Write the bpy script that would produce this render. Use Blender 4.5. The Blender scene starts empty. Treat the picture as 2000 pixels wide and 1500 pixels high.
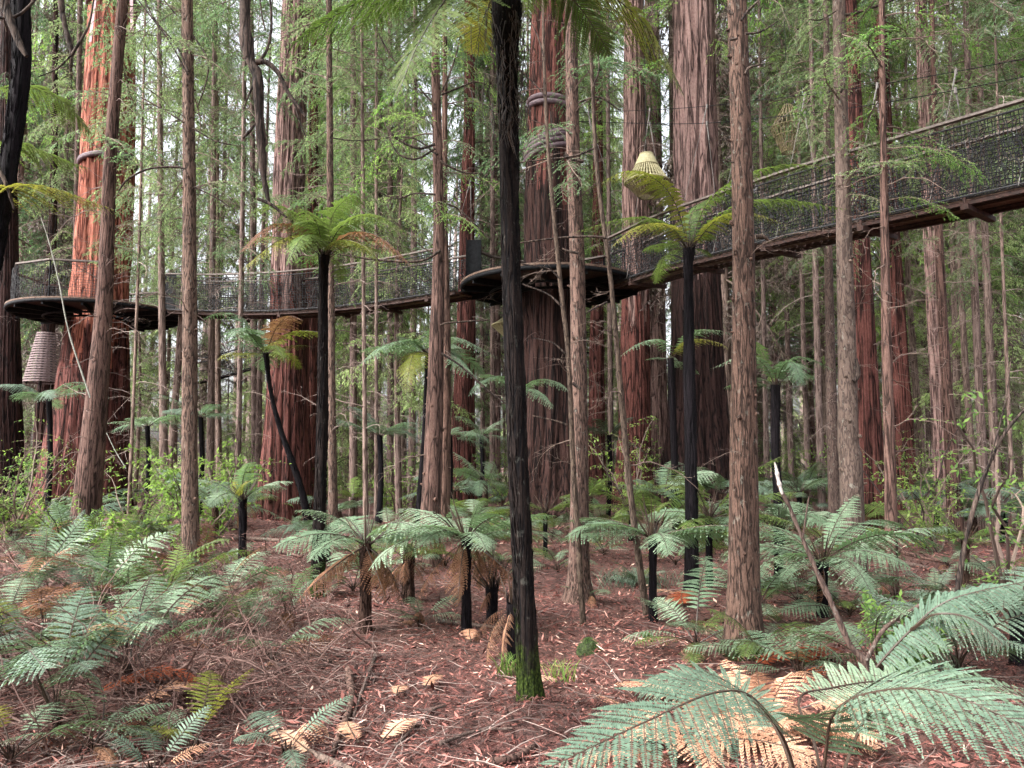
import bpy, math
import numpy as np
from mathutils import Vector, Matrix
rng = np.random.default_rng(11)
R = math.radians
sc = bpy.context.scene
COL = sc.collection
# ---------------------------------------------------------------- camera, sky, sun, exposure
FPX, PITCH, CAMZ = 1511.0, R(5.67), 1.7
cam_d = bpy.data.cameras.new('camera'); cam = bpy.data.objects.new('camera', cam_d); COL.objects.link(cam)
cam.location = (0, 0, CAMZ); cam.rotation_euler = (R(90) + PITCH, 0, 0)
cam_d.sensor_width = 36; cam_d.lens = 36 * FPX / 2000; cam_d.clip_start = 0.05; cam_d.clip_end = 1500
sc.camera = cam
SUN_EL, SUN_AZ = R(44), R(244)          # azimuth clockwise from +Y: left and a little behind, veiled by thin cloud
world = bpy.data.worlds.new('World'); sc.world = world; world.use_nodes = True
wn = world.node_tree; wn.nodes.clear()
sky = wn.nodes.new('ShaderNodeTexSky'); sky.sky_type = 'NISHITA'; sky.sun_disc = False
sky.sun_elevation = SUN_EL; sky.sun_rotation = SUN_AZ; sky.air_density = 1.0; sky.dust_density = 6.0; sky.ozone_density = 1.0
hs = wn.nodes.new('ShaderNodeHueSaturation'); hs.inputs['Saturation'].default_value = 0.22
hs.inputs['Value'].default_value = 1.0
bgn = wn.nodes.new('ShaderNodeBackground'); bgn.inputs[1].default_value = 0.15
wo = wn.nodes.new('ShaderNodeOutputWorld')
wn.links.new(sky.outputs[0], hs.inputs['Color']); wn.links.new(hs.outputs[0], bgn.inputs[0]); wn.links.new(bgn.outputs[0], wo.inputs[0])
sl = bpy.data.lights.new('sun', 'SUN'); sl.energy = 1.3; sl.angle = R(20); sl.color = (1.0, 0.96, 0.9)
so = bpy.data.objects.new('sun', sl); COL.objects.link(so)
sd = Vector((math.sin(SUN_AZ) * math.cos(SUN_EL), math.cos(SUN_AZ) * math.cos(SUN_EL), math.sin(SUN_EL)))
so.rotation_euler = (-sd).to_track_quat('-Z', 'Y').to_euler()
sc.view_settings.view_transform = 'Standard'; sc.view_settings.look = 'None'
sc.view_settings.exposure = 2.1; sc.view_settings.gamma = 1.0
sc.cycles.max_bounces = 6; sc.cycles.diffuse_bounces = 4; sc.cycles.glossy_bounces = 2
sc.cycles.transmission_bounces = 4; sc.cycles.transparent_max_bounces = 4
sc.cycles.caustics_reflective = False; sc.cycles.caustics_refractive = False
sc.cycles.use_adaptive_sampling = True; sc.cycles.adaptive_threshold = 0.03

# ---------------------------------------------------------------- helpers
def P(px, py, d):
    """world point seen at photo pixel (px, py) at forward distance d"""
    x = (px - 1000) / FPX; y = (750 - py) / FPX
    Y = math.cos(PITCH) - math.sin(PITCH) * y; Z = math.sin(PITCH) + math.cos(PITCH) * y
    t = d / Y
    return np.array([x * t, d, CAMZ + Z * t])
def nz(v, axis=-1):
    n = np.linalg.norm(v, axis=axis, keepdims=True); return v / np.maximum(n, 1e-9)
_h = rng.random((256, 256))
def vnoise(x, y):
    x = np.asarray(x, float); y = np.asarray(y, float)
    xi = np.floor(x).astype(int); yi = np.floor(y).astype(int); fx = x - xi; fy = y - yi
    fx = fx * fx * (3 - 2 * fx); fy = fy * fy * (3 - 2 * fy)
    g = lambda a, b: _h[a & 255, b & 255]
    return (g(xi, yi) * (1 - fx) + g(xi + 1, yi) * fx) * (1 - fy) + (g(xi, yi + 1) * (1 - fx) + g(xi + 1, yi + 1) * fx) * fy - 0.5
def spline(pts, n):
    """Catmull-Rom through rows of pts (any width), n samples"""
    p = np.asarray(pts, float)
    if len(p) == 2: 
        t = np.linspace(0, 1, n)[:, None]; return p[0] * (1 - t) + p[1] * t
    q = np.vstack([2 * p[0] - p[1], p, 2 * p[-1] - p[-2]])
    t = np.linspace(0, len(p) - 1 - 1e-9, n); i = t.astype(int); f = (t - i)[:, None]
    a, b, c, d = q[i], q[i + 1], q[i + 2], q[i + 3]
    return 0.5 * (2 * b + (c - a) * f + (2 * a - 5 * b + 4 * c - d) * f**2 + (3 * b - 3 * c + d - a) * f**3)

class G:
    """numpy geometry collector: one mesh"""
    def __init__(s): s.v = []; s.n = 0; s.q = []; s.t = []
    def add(s, v, f, var=0.5, mi=0):
        v = np.asarray(v, float).reshape(-1, 3); f = np.asarray(f, int)
        m = len(f); var = np.broadcast_to(np.asarray(var, float), (m,)); mi = np.broadcast_to(np.asarray(mi), (m,))
        (s.q if f.shape[1] == 4 else s.t).append((f + s.n, var.copy(), mi.copy()))
        s.v.append(v); s.n += len(v)
    def merge(s, o, M=None, off=None, dv=0.0):
        """append the geometry o transformed by 3x3 M and offset"""
        V = o.V() ; V = V @ M.T if M is not None else V
        if off is not None: V = V + off
        for src, dst in ((o.q, s.q), (o.t, s.t)):
            for f, a, b in src: dst.append((f + s.n, np.clip(a + dv, 0, 1), b))
        s.v.append(V); s.n += len(V)
    def V(s):
        if len(s.v) > 1: s.v = [np.vstack(s.v)]
        return s.v[0] if s.v else np.zeros((0, 3))
    def pack(s):
        s.V()
        for L in (s.q, s.t):
            if len(L) > 1:
                c = (np.vstack([x[0] for x in L]), np.concatenate([x[1] for x in L]), np.concatenate([x[2] for x in L])); L[:] = [c]
        return s
    def mesh(s, name, mats, smooth=False):
        s.pack(); V = s.V(); me = bpy.data.meshes.new(name)
        q = s.q[0] if s.q else (np.zeros((0, 4), int), np.zeros(0), np.zeros(0, int))
        t = s.t[0] if s.t else (np.zeros((0, 3), int), np.zeros(0), np.zeros(0, int))
        me.vertices.add(len(V)); me.vertices.foreach_set('co', V.astype(np.float32).ravel())
        li = np.concatenate([q[0].ravel(), t[0].ravel()]).astype(np.int32)
        me.loops.add(len(li)); me.loops.foreach_set('vertex_index', li)
        np_ = len(q[0]) + len(t[0]); me.polygons.add(np_)
        st = np.concatenate([np.arange(len(q[0])) * 4, len(q[0]) * 4 + np.arange(len(t[0])) * 3]).astype(np.int32)
        me.polygons.foreach_set('loop_start', st)
        me.polygons.foreach_set('material_index', np.concatenate([q[2], t[2]]).astype(np.int32))
        me.polygons.foreach_set('use_smooth', np.full(np_, smooth))
        a = me.attributes.new('var', 'FLOAT', 'FACE'); a.data.foreach_set('value', np.concatenate([q[1], t[1]]).astype(np.float32))
        for m in (mats if isinstance(mats, (list, tuple)) else [mats]): me.materials.append(m)
        me.update(calc_edges=True); me.validate(); return me

def obj(name, data, parent=None, loc=(0, 0, 0)):
    o = bpy.data.objects.new(name, data); COL.objects.link(o); o.location = loc
    if parent is not None: o.parent = parent
    return o
def tag(o, label=None, cat=None, group=None, kind=None):
    if label: o['label'] = label
    if cat: o['category'] = cat
    if group: o['group'] = group
    if kind: o['kind'] = kind
    return o
def thing(name, label, cat, loc=(0, 0, 0), group=None, rz=0):
    o = obj(name, None, None, tuple(loc)); o.empty_display_size = 0.2; o.rotation_euler = (0, 0, rz)
    return tag(o, label, cat, group)
def part(name, g, mats, parent, smooth=False, loc=(0, 0, 0)):
    return obj(name, g.mesh(name, mats, smooth) if isinstance(g, G) else g, parent, loc)
def copy_thing(root, loc, rz=0, s=1.0, label=None, group=None):
    r = root.copy(); COL.objects.link(r); r.location = loc; r.rotation_euler = (0, 0, rz); r.scale = (s,) * 3 if np.isscalar(s) else s
    if label: r['label'] = label
    if group: r['group'] = group
    for ch in list(root.children):
        c = ch.copy(); COL.objects.link(c); c.parent = r
    return r

def tube(g, pts, rad, sides=5, var=0.5, mi=0, cap=True, prof=None):
    p = np.asarray(pts, float); n = len(p); rad = np.broadcast_to(np.asarray(rad, float), (n,))
    t = nz(np.gradient(p, axis=0)); ref = np.array([0.0, 0, 1]) if abs(t[0][2]) < 0.8 else np.array([1.0, 0, 0])
    a = nz(np.cross(t, ref)); b = np.cross(t, a)
    an = np.arange(sides) * 2 * np.pi / sides
    v = p[:, None] + rad[:, None, None] * (np.cos(an)[None, :, None] * a[:, None] + np.sin(an)[None, :, None] * b[:, None])
    i = np.arange(n - 1)[:, None] * sides; j = np.arange(sides)[None]; k = (j + 1) % sides
    f = np.stack([i + j, i + k, i + k + sides, i + j + sides], -1).reshape(-1, 4)
    g.add(v.reshape(-1, 3), f, var, mi)
    if cap and sides >= 3:
        e = np.array([[0, q + 1, q] for q in range(1, sides - 1)])
        if rad[0] > 1e-4: g.add(v[0], e, var, mi)
        if rad[-1] > 1e-4: g.add(v[-1], e[:, ::-1], var, mi)
def box(g, c, ax, ay, az, var=0.5, mi=0):
    """box with centre c and half-axis vectors"""
    c, ax, ay, az = (np.asarray(k, float) for k in (c, ax, ay, az))
    v = [c + sx * ax + sy * ay + sz * az for sz in (-1, 1) for sx, sy in ((-1, -1), (1, -1), (1, 1), (-1, 1))]
    g.add(v, [[3, 2, 1, 0], [4, 5, 6, 7], [0, 1, 5, 4], [1, 2, 6, 5], [2, 3, 7, 6], [3, 0, 4, 7]], var, mi)
def leaves(g, base, d, nrm, ln, wd, var, mi=0, mid=0.45):
    """diamond leaves: base (N,3), unit direction, normal hint"""
    N = len(base); ln = np.broadcast_to(ln, (N,))[:, None]; wd = np.broadcast_to(wd, (N,))[:, None]
    s = nz(np.cross(d, nrm)) * wd * 0.5; m = base + d * ln * mid
    v = np.stack([base, m + s, base + d * ln, m - s], 1).reshape(-1, 3)
    g.add(v, np.arange(4 * N).reshape(-1, 4), var, mi)

# ---------------------------------------------------------------- materials
def mat(name): 
    m = bpy.data.materials.new(name); m.use_nodes = True; nt = m.node_tree; nt.nodes.clear(); return m, nt
def N(nt, typ, **kw):
    n = nt.nodes.new(typ)
    for k, v in kw.items(): setattr(n, k, v)
    return n
def ramp(nt, src, stops):
    r = N(nt, 'ShaderNodeValToRGB'); e = r.color_ramp.elements
    while len(e) < len(stops): e.new(0.5)
    for q, (p, c) in zip(e, stops): q.position = p; q.color = (*c, 1)
    nt.links.new(src, r.inputs[0]); return r.outputs[0]
def out(nt, bsdf): 
    o = N(nt, 'ShaderNodeOutputMaterial'); nt.links.new(bsdf, o.inputs[0])
def noise(nt, vec, scale, detail=4, rough=0.6, dist=0.0):
    n = N(nt, 'ShaderNodeTexNoise'); n.inputs['Scale'].default_value = scale; n.inputs['Detail'].default_value = detail
    n.inputs['Roughness'].default_value = rough; n.inputs['Distortion'].default_value = dist
    nt.links.new(vec, n.inputs['Vector']); return n.outputs['Fac']
def mapping(nt, scale):
    tc = N(nt, 'ShaderNodeTexCoord'); mp = N(nt, 'ShaderNodeMapping'); mp.inputs['Scale'].default_value = scale
    nt.links.new(tc.outputs['Object'], mp.inputs['Vector']); return mp.outputs[0]
def mixc(nt, fac, a, b, typ='MIX'):
    m = N(nt, 'ShaderNodeMix', data_type='RGBA', blend_type=typ)
    for s, v in ((0, fac), (6, a), (7, b)):
        if hasattr(v, 'links') or hasattr(v, 'is_linked'): nt.links.new(v, m.inputs[s])
        elif s == 0: m.inputs[0].default_value = v
        else: m.inputs[s].default_value = (*v, 1)
    return m.outputs[2]
def math_(nt, op, a, b=None, c=None):
    m = N(nt, 'ShaderNodeMath', operation=op)
    for i, v in enumerate((a, b, c)):
        if v is None: continue
        if hasattr(v, 'is_linked'): nt.links.new(v, m.inputs[i])
        else: m.inputs[i].default_value = v
    return m.outputs[0]
def bark(name, c0, c1, c2, fine=14, stretch=0.12, bump=0.6, rough=0.9, dist=0.03, moss=None, lichen=0.0, furrow=13):
    """fissured bark: vertically stretched noise; c0 furrow, c1 mid, c2 ridge"""
    m, nt = mat(name)
    v = mapping(nt, (1, 1, stretch)); a = noise(nt, v, fine, 5, 0.65, 0.3)
    v2 = mapping(nt, (1, 1, 0.5)); b = noise(nt, v2, 3.0, 3, 0.6)
    v3 = mapping(nt, (1, 1, 0.3)); e = noise(nt, v3, fine * 3.5, 3, 0.7)
    h = math_(nt, 'ADD', math_(nt, 'MULTIPLY', a, 0.7), math_(nt, 'MULTIPLY', e, 0.3))
    col = ramp(nt, math_(nt, 'ADD', math_(nt, 'MULTIPLY', a, 0.35), math_(nt, 'MULTIPLY', e, 0.65)), [(0.36, c1), (0.62, c2)])
    v4 = mapping(nt, (1, 1, stretch * 0.95)); r1 = noise(nt, v4, fine * 0.8, 2, 0.5, 0.6)
    fur = math_(nt, 'MULTIPLY', math_(nt, 'ABSOLUTE', math_(nt, 'SUBTRACT', r1, 0.5)), furrow)
    fur.node.use_clamp = True
    col = mixc(nt, fur, c0, col); h = math_(nt, 'ADD', math_(nt, 'MULTIPLY', h, 0.5), math_(nt, 'MULTIPLY', fur, 0.5))
    col = mixc(nt, 0.55, col, ramp(nt, b, [(0.3, (0.45, 0.42, 0.42)), (0.7, (1.0, 0.95, 0.95))]), 'MULTIPLY')
    oi = N(nt, 'ShaderNodeObjectInfo')
    col = mixc(nt, 1.0, col, ramp(nt, oi.outputs['Random'], [(0, (0.85, 0.8, 0.8)), (0.5, (1, 1, 1)), (1, (1.15, 1.12, 1.05))]), 'MULTIPLY')
    if lichen:
        l = noise(nt, mapping(nt, (1, 1, 0.7)), 18, 4, 0.7)
        col = mixc(nt, ramp(nt, l, [(0.6, (0, 0, 0)), (0.66, (lichen,) * 3)]), col, (0.28, 0.29, 0.25))
    if moss:
        tc = N(nt, 'ShaderNodeTexCoord'); sp = N(nt, 'ShaderNodeSeparateXYZ'); nt.links.new(tc.outputs['Object'], sp.inputs[0])
        f = math_(nt, 'SUBTRACT', math_(nt, 'ADD', noise(nt, mapping(nt, (1, 1, 0.6)), 5, 4, 0.7), moss[1]), math_(nt, 'MULTIPLY', sp.outputs[2], moss[0]))
        mc = ramp(nt, noise(nt, mapping(nt, (1, 1, 1)), 60, 2), [(0.4, (0.007, 0.012, 0.003)), (0.7, (0.042, 0.062, 0.011))])
        col = mixc(nt, ramp(nt, f, [(0.45, (0, 0, 0)), (0.6, (1, 1, 1))]), col, mc)
    bs = N(nt, 'ShaderNodeBsdfPrincipled'); bs.inputs['Roughness'].default_value = rough; bs.inputs['Specular IOR Level'].default_value = 0.08 if 'fern' in name else 0.2
    nt.links.new(col, bs.inputs['Base Color'])
    bp = N(nt, 'ShaderNodeBump'); bp.inputs['Strength'].default_value = bump; bp.inputs['Distance'].default_value = dist
    nt.links.new(h, bp.inputs['Height']); nt.links.new(bp.outputs[0], bs.inputs['Normal'])
    out(nt, bs.outputs[0]); return m
def leafmat(name, stops, transl=0.45, tcol=1.6, rough=0.55, spec=0.22, rnd=0.35, under=None):
    """thin leaf: colour by per-leaf attribute and object random; passes light from behind"""
    m, nt = mat(name)
    at = N(nt, 'ShaderNodeAttribute', attribute_name='var'); oi = N(nt, 'ShaderNodeObjectInfo')
    f = math_(nt, 'ADD', math_(nt, 'MULTIPLY', at.outputs['Fac'], 1 - rnd), math_(nt, 'MULTIPLY', oi.outputs['Random'], rnd))
    col = ramp(nt, f, stops)
    if under:
        ge = N(nt, 'ShaderNodeNewGeometry'); col = mixc(nt, ge.outputs['Backfacing'], col, mixc(nt, 0.6, col, under))
    bs = N(nt, 'ShaderNodeBsdfPrincipled'); bs.inputs['Roughness'].default_value = rough; bs.inputs['Specular IOR Level'].default_value = spec
    nt.links.new(col, bs.inputs['Base Color'])
    tr = N(nt, 'ShaderNodeBsdfTranslucent'); nt.links.new(mixc(nt, 1.0, col, (tcol * 0.93, tcol, tcol * 0.74), 'MULTIPLY'), tr.inputs[0])
    mx = N(nt, 'ShaderNodeMixShader'); mx.inputs[0].default_value = transl
    nt.links.new(bs.outputs[0], mx.inputs[1]); nt.links.new(tr.outputs[0], mx.inputs[2]); out(nt, mx.outputs[0]); return m
def plain(name, c, rough=0.7, c2=None, scale=20, metal=0.0, bump=0.0, vec=(1, 1, 1), spec=0.4):
    m, nt = mat(name); bs = N(nt, 'ShaderNodeBsdfPrincipled'); bs.inputs['Roughness'].default_value = rough; bs.inputs['Metallic'].default_value = metal
    bs.inputs['Specular IOR Level'].default_value = spec
    n = noise(nt, mapping(nt, vec), scale, 4, 0.65)
    nt.links.new(ramp(nt, n, [(0.35, c), (0.65, c2 or tuple(min(1, k * 1.4) for k in c))]), bs.inputs['Base Color'])
    if bump:
        bp = N(nt, 'ShaderNodeBump'); bp.inputs['Strength'].default_value = bump; bp.inputs['Distance'].default_value = 0.01
        nt.links.new(n, bp.inputs['Height']); nt.links.new(bp.outputs[0], bs.inputs['Normal'])
    out(nt, bs.outputs[0]); return m
def varmat(name, stops, rough=0.8, spec=0.3):
    m, nt = mat(name); bs = N(nt, 'ShaderNodeBsdfPrincipled'); bs.inputs['Roughness'].default_value = rough; bs.inputs['Specular IOR Level'].default_value = spec
    at = N(nt, 'ShaderNodeAttribute', attribute_name='var'); nt.links.new(ramp(nt, at.outputs['Fac'], stops), bs.inputs['Base Color']); out(nt, bs.outputs[0]); return m

M = {}
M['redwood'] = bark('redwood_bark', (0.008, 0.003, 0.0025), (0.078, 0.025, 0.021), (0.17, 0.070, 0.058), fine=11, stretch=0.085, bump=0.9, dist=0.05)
M['redwood_dark_shaded'] = bark('dark_shaded_redwood_bark', (0.003, 0.0015, 0.0015), (0.024, 0.011, 0.0095), (0.058, 0.030, 0.026), fine=11, stretch=0.085, bump=0.9, dist=0.05)  # darker redwood tone; on lower trunks it also paints in under-deck shade
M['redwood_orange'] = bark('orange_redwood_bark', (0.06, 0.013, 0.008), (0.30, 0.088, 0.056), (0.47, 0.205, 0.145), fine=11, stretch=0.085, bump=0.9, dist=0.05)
M['redwood_grey'] = bark('grey_redwood_bark', (0.028, 0.015, 0.014), (0.155, 0.090, 0.080), (0.31, 0.21, 0.19), fine=11, stretch=0.085, bump=0.9, dist=0.05)
M['pine'] = bark('flaky_bark', (0.014, 0.009, 0.007), (0.085, 0.053, 0.041), (0.19, 0.13, 0.105), fine=36, stretch=0.16, bump=0.9, dist=0.015, lichen=0.25)
M['pine_moss'] = bark('mossy_flaky_bark', (0.012, 0.007, 0.005), (0.066, 0.040, 0.029), (0.155, 0.10, 0.076), fine=36, stretch=0.14, bump=0.9, dist=0.015, moss=(0.9, 0.08), lichen=0.25)
M['smooth'] = bark('smooth_grey_bark', (0.04, 0.028, 0.024), (0.095, 0.066, 0.055), (0.15, 0.114, 0.096), fine=30, stretch=0.22, bump=0.5, dist=0.008, lichen=0.35)
M['young'] = bark('young_redwood_bark', (0.015, 0.008, 0.006), (0.084, 0.046, 0.036), (0.18, 0.115, 0.095), fine=22, stretch=0.1, bump=0.9, dist=0.015)
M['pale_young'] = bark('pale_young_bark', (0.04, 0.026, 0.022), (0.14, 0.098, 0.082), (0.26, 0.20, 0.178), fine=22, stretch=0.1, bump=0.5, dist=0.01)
M['sapling'] = bark('sapling_bark', (0.014, 0.009, 0.007), (0.05, 0.035, 0.027), (0.12, 0.09, 0.07), fine=40, stretch=0.2, bump=0.5, dist=0.006)
M['black'] = bark('black_fern_bark', (0.003, 0.003, 0.004), (0.0035, 0.003, 0.004), (0.016, 0.013, 0.016), fine=34, stretch=0.05, bump=1.0, dist=0.02, rough=0.8)
M['black_moss'] = bark('mossy_fern_bark', (0.003, 0.003, 0.004), (0.004, 0.003, 0.0035), (0.022, 0.016, 0.014), fine=34, stretch=0.07, bump=1.0, dist=0.02, rough=0.85, moss=(0.62, 0.24), lichen=0.1)
M['stub'] = bark('fern_stem_fibre', (0.01, 0.006, 0.005), (0.045, 0.028, 0.022), (0.11, 0.07, 0.055), fine=40, stretch=0.15, bump=1.0, dist=0.02)
M['dead'] = varmat('dead_twig', [(0, (0.07, 0.045, 0.04)), (0.5, (0.17, 0.12, 0.105)), (1, (0.34, 0.27, 0.24))])
M['bracken'] = varmat('dead_bracken', [(0, (0.03, 0.015, 0.012)), (0.5, (0.10, 0.052, 0.043)), (1, (0.26, 0.17, 0.145))])
M['twig'] = varmat('dark_twig', [(0, (0.03, 0.02, 0.018)), (0.5, (0.09, 0.06, 0.05)), (1, (0.2, 0.15, 0.12))])
M['deadwood'] = bark('dead_limb_bark', (0.008, 0.006, 0.006), (0.022, 0.016, 0.014), (0.11, 0.083, 0.068), fine=22, stretch=0.12, bump=0.9, dist=0.01)
M['petiole'] = varmat('frond_stalk', [(0, (0.02, 0.013, 0.01)), (1, (0.07, 0.045, 0.03))], 0.5)
M['leaf'] = leafmat('redwood_needles', [(0, (0.05, 0.10, 0.035)), (0.45, (0.11, 0.20, 0.06)), (0.8, (0.20, 0.30, 0.08)), (1, (0.30, 0.38, 0.12))], 0.55, 2.1)
M['leaf_blue'] = leafmat('cool_needles', [(0, (0.05, 0.09, 0.05)), (0.5, (0.11, 0.18, 0.10)), (1, (0.21, 0.29, 0.16))], 0.48, 1.8)
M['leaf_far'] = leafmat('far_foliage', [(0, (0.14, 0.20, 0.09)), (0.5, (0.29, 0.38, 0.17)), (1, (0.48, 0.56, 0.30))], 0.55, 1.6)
M['leaf_dust'] = leafmat('dusty_green_foliage', [(0, (0.08, 0.12, 0.065)), (0.5, (0.18, 0.24, 0.13)), (1, (0.32, 0.38, 0.21))], 0.5, 1.7)
M['leaf_lime'] = leafmat('lime_leaves', [(0, (0.07, 0.12, 0.03)), (0.5, (0.16, 0.25, 0.06)), (1, (0.30, 0.39, 0.12))], 0.5, 1.6)
M['leaf_grey'] = leafmat('withered_needles', [(0, (0.07, 0.05, 0.045)), (0.5, (0.14, 0.11, 0.10)), (1, (0.20, 0.19, 0.13))], 0.3, 1.3)
M['frond'] = leafmat('fern_frond_green', [(0, (0.04, 0.07, 0.02)), (0.5, (0.10, 0.155, 0.04)), (1, (0.22, 0.29, 0.08))], 0.36, 1.15, 0.6, 0.2, 0.4, under=(0.16, 0.22, 0.06))
M['frond_pale'] = leafmat('fern_frond_pale', [(0, (0.06, 0.11, 0.06)), (0.5, (0.165, 0.24, 0.155)), (1, (0.37, 0.45, 0.33))], 0.35, 1.4, 0.6, 0.2, 0.4, under=(0.12, 0.20, 0.10))
M['frond_blue'] = leafmat('fern_frond_cool', [(0, (0.055, 0.095, 0.062)), (0.5, (0.13, 0.19, 0.138)), (1, (0.24, 0.31, 0.235))], 0.3, 1.4, 0.6, 0.2, 0.3, under=(0.12, 0.20, 0.10))
M['frond_deep'] = leafmat('fern_frond_deep_green', [(0, (0.028, 0.05, 0.012)), (0.5, (0.068, 0.105, 0.025)), (1, (0.15, 0.19, 0.05))], 0.38, 1.2, 0.6, 0.2, 0.3)
M['frond_fore'] = leafmat('fern_frond_grey_green', [(0, (0.045, 0.08, 0.055)), (0.5, (0.10, 0.155, 0.11)), (1, (0.18, 0.25, 0.18))], 0.25, 1.2, 0.6, 0.2, 0.2, under=(0.10, 0.16, 0.08))
M['frond_olive'] = leafmat('fern_frond_olive', [(0, (0.06, 0.08, 0.012)), (0.5, (0.16, 0.18, 0.03)), (1, (0.32, 0.25, 0.06))], 0.42, 1.2, 0.45, 0.3, 0.4)
M['frond_brown'] = leafmat('fern_frond_dead', [(0, (0.09, 0.04, 0.022)), (0.5, (0.20, 0.095, 0.055)), (1, (0.38, 0.22, 0.14))], 0.3, 1.3, 0.7, 0.2, 0.5)
M['frond_tan'] = leafmat('fern_frond_tan', [(0, (0.40, 0.18, 0.10)), (0.5, (0.62, 0.36, 0.24)), (1, (0.80, 0.58, 0.44))], 0.25, 1.2, 0.7, 0.2, 0.3)
M['frond_rust'] = leafmat('fern_frond_rust', [(0, (0.15, 0.03, 0.012)), (0.5, (0.30, 0.07, 0.03)), (1, (0.45, 0.16, 0.07))], 0.25, 1.2, 0.7, 0.2, 0.3)
M['wood'] = plain('weathered_timber', (0.07, 0.042, 0.03), 0.8, (0.17, 0.11, 0.08), 18, vec=(1, 1, 1), bump=0.3)
M['wood_dark'] = plain('dark_joist_timber', (0.012, 0.006, 0.005), 0.85, (0.05, 0.022, 0.016), 14, bump=0.3)
M['rail'] = plain('grey_rail_timber', (0.075, 0.058, 0.05), 0.7, (0.16, 0.13, 0.115), 16, bump=0.2)
M['net'] = plain('black_rope', (0.010, 0.010, 0.012), 0.75, (0.03, 0.03, 0.033), 40)
M['rope'] = plain('grey_rope', (0.12, 0.11, 0.10), 0.8, (0.22, 0.2, 0.19), 30)
M['steel'] = plain('dull_steel', (0.10, 0.11, 0.12), 0.4, (0.25, 0.27, 0.29), 30, metal=0.6)
M['black_steel'] = plain('black_steel', (0.004, 0.004, 0.005), 0.6, (0.014, 0.015, 0.017), 12, spec=0.08)
M['hose'] = plain('padded_wrap', (0.065, 0.04, 0.05), 0.65, (0.12, 0.08, 0.09), 12)
M['cane'] = plain('bleached_cane', (0.26, 0.23, 0.12), 0.7, (0.42, 0.38, 0.23), 24)
M['cane_dull'] = plain('aged_cane', (0.06, 0.045, 0.02), 0.7, (0.14, 0.11, 0.05), 24)
M['old_pole'] = plain('weathered_pole', (0.14, 0.135, 0.11), 0.7, (0.28, 0.28, 0.24), 24)
M['white_slat'] = plain('pale_slat', (0.13, 0.09, 0.09), 0.7, (0.24, 0.18, 0.18), 14)
M['strap'] = plain('faded_strap', (0.42, 0.26, 0.29), 0.7, (0.5, 0.34, 0.36), 14)
M['bone'] = plain('stripped_wood', (0.30, 0.27, 0.25), 0.7, (0.5, 0.46, 0.43), 20)
M['moss'] = plain('moss_clump', (0.008, 0.013, 0.003), 0.95, (0.032, 0.048, 0.01), 40, bump=1.0)
M['litter'] = varmat('litter_flakes', [(0, (0.02, 0.008, 0.006)), (0.3, (0.062, 0.02, 0.016)), (0.6, (0.20, 0.07, 0.056)), (0.87, (0.41, 0.185, 0.15)), (1, (0.72, 0.48, 0.38))], 0.75)
m, nt = mat('forest_floor'); v = mapping(nt, (1, 1, 1)); a = noise(nt, v, 14, 8, 0.75, 0.4); b = noise(nt, v, 0.5, 4, 0.6)
c = ramp(nt, a, [(0.38, (0.02, 0.008, 0.007)), (0.5, (0.075, 0.026, 0.021)), (0.64, (0.20, 0.08, 0.066))])
c = mixc(nt, ramp(nt, b, [(0.40, (0, 0, 0)), (0.62, (0.55,) * 3)]), c, (0.10, 0.055, 0.04))
bs = N(nt, 'ShaderNodeBsdfPrincipled'); bs.inputs['Roughness'].default_value = 0.9; nt.links.new(c, bs.inputs['Base Color'])
bp = N(nt, 'ShaderNodeBump'); bp.inputs['Strength'].default_value = 1; bp.inputs['Distance'].default_value = 0.04
nt.links.new(a, bp.inputs['Height']); nt.links.new(bp.outputs[0], bs.inputs['Normal']); out(nt, bs.outputs[0]); M['floor'] = m

# ---------------------------------------------------------------- terrain
TRUNKS = []     # main trunks, filled below: (name, mat, depth, [(px, py, width)...], label, options)
def T(*a, **k): TRUNKS.append((*a, k))
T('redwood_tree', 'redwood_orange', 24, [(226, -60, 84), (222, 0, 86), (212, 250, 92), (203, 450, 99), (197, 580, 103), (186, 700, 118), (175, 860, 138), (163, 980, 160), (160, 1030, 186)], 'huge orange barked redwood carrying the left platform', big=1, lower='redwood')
T('redwood_tree', 'young', 14, [(244, -60, 20), (240, 0, 21), (216, 300, 24), (206, 550, 31), (187, 800, 42), (166, 1030, 56), (162, 1075, 66)], 'slim leaning redwood in front of the left platform tree', snags=50)
T('pine_tree', 'pine', 10, [(366, -60, 20), (366, 0, 21), (369, 300, 24), (371, 600, 28), (371, 900, 32), (373, 1060, 34), (374, 1150, 42)], 'straight pale trunk with knots beside the left platform', knots=30)
T('redwood_tree', 'redwood_grey', 22, [(590, -60, 50), (581, 0, 52), (566, 300, 57), (562, 500, 64), (563, 650, 74), (560, 800, 85), (556, 1000, 104), (555, 1030, 118)], 'large redwood behind the left bridge beside the black tree fern', big=1, lower='redwood')
T('redwood_tree', 'redwood', 18.3, [(1082, -60, 80), (1080, 0, 82), (1076, 250, 92), (1074, 400, 100), (1072, 600, 106), (1070, 850, 116), (1064, 960, 134), (1060, 1005, 160)], 'massive dark redwood rising through the centre platform', big=1, lower='redwood_dark_shaded')
T('pine_tree', 'pine', 9, [(1114, -60, 24), (1116, 60, 25), (1119, 300, 28), (1127, 500, 31), (1130, 700, 34), (1132, 900, 37), (1131, 1100, 42), (1130, 1150, 50), (1130, 1190, 66)], 'straight brown conifer right of the centre platform redwood', knots=14, moss=1)
T('redwood_tree', 'redwood_grey', 25, [(1238, -60, 38), (1238, 100, 40), (1240, 400, 50), (1240, 650, 56), (1238, 850, 64), (1236, 985, 78)], 'redwood behind the cream lantern', big=1, lower='redwood')
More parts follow.
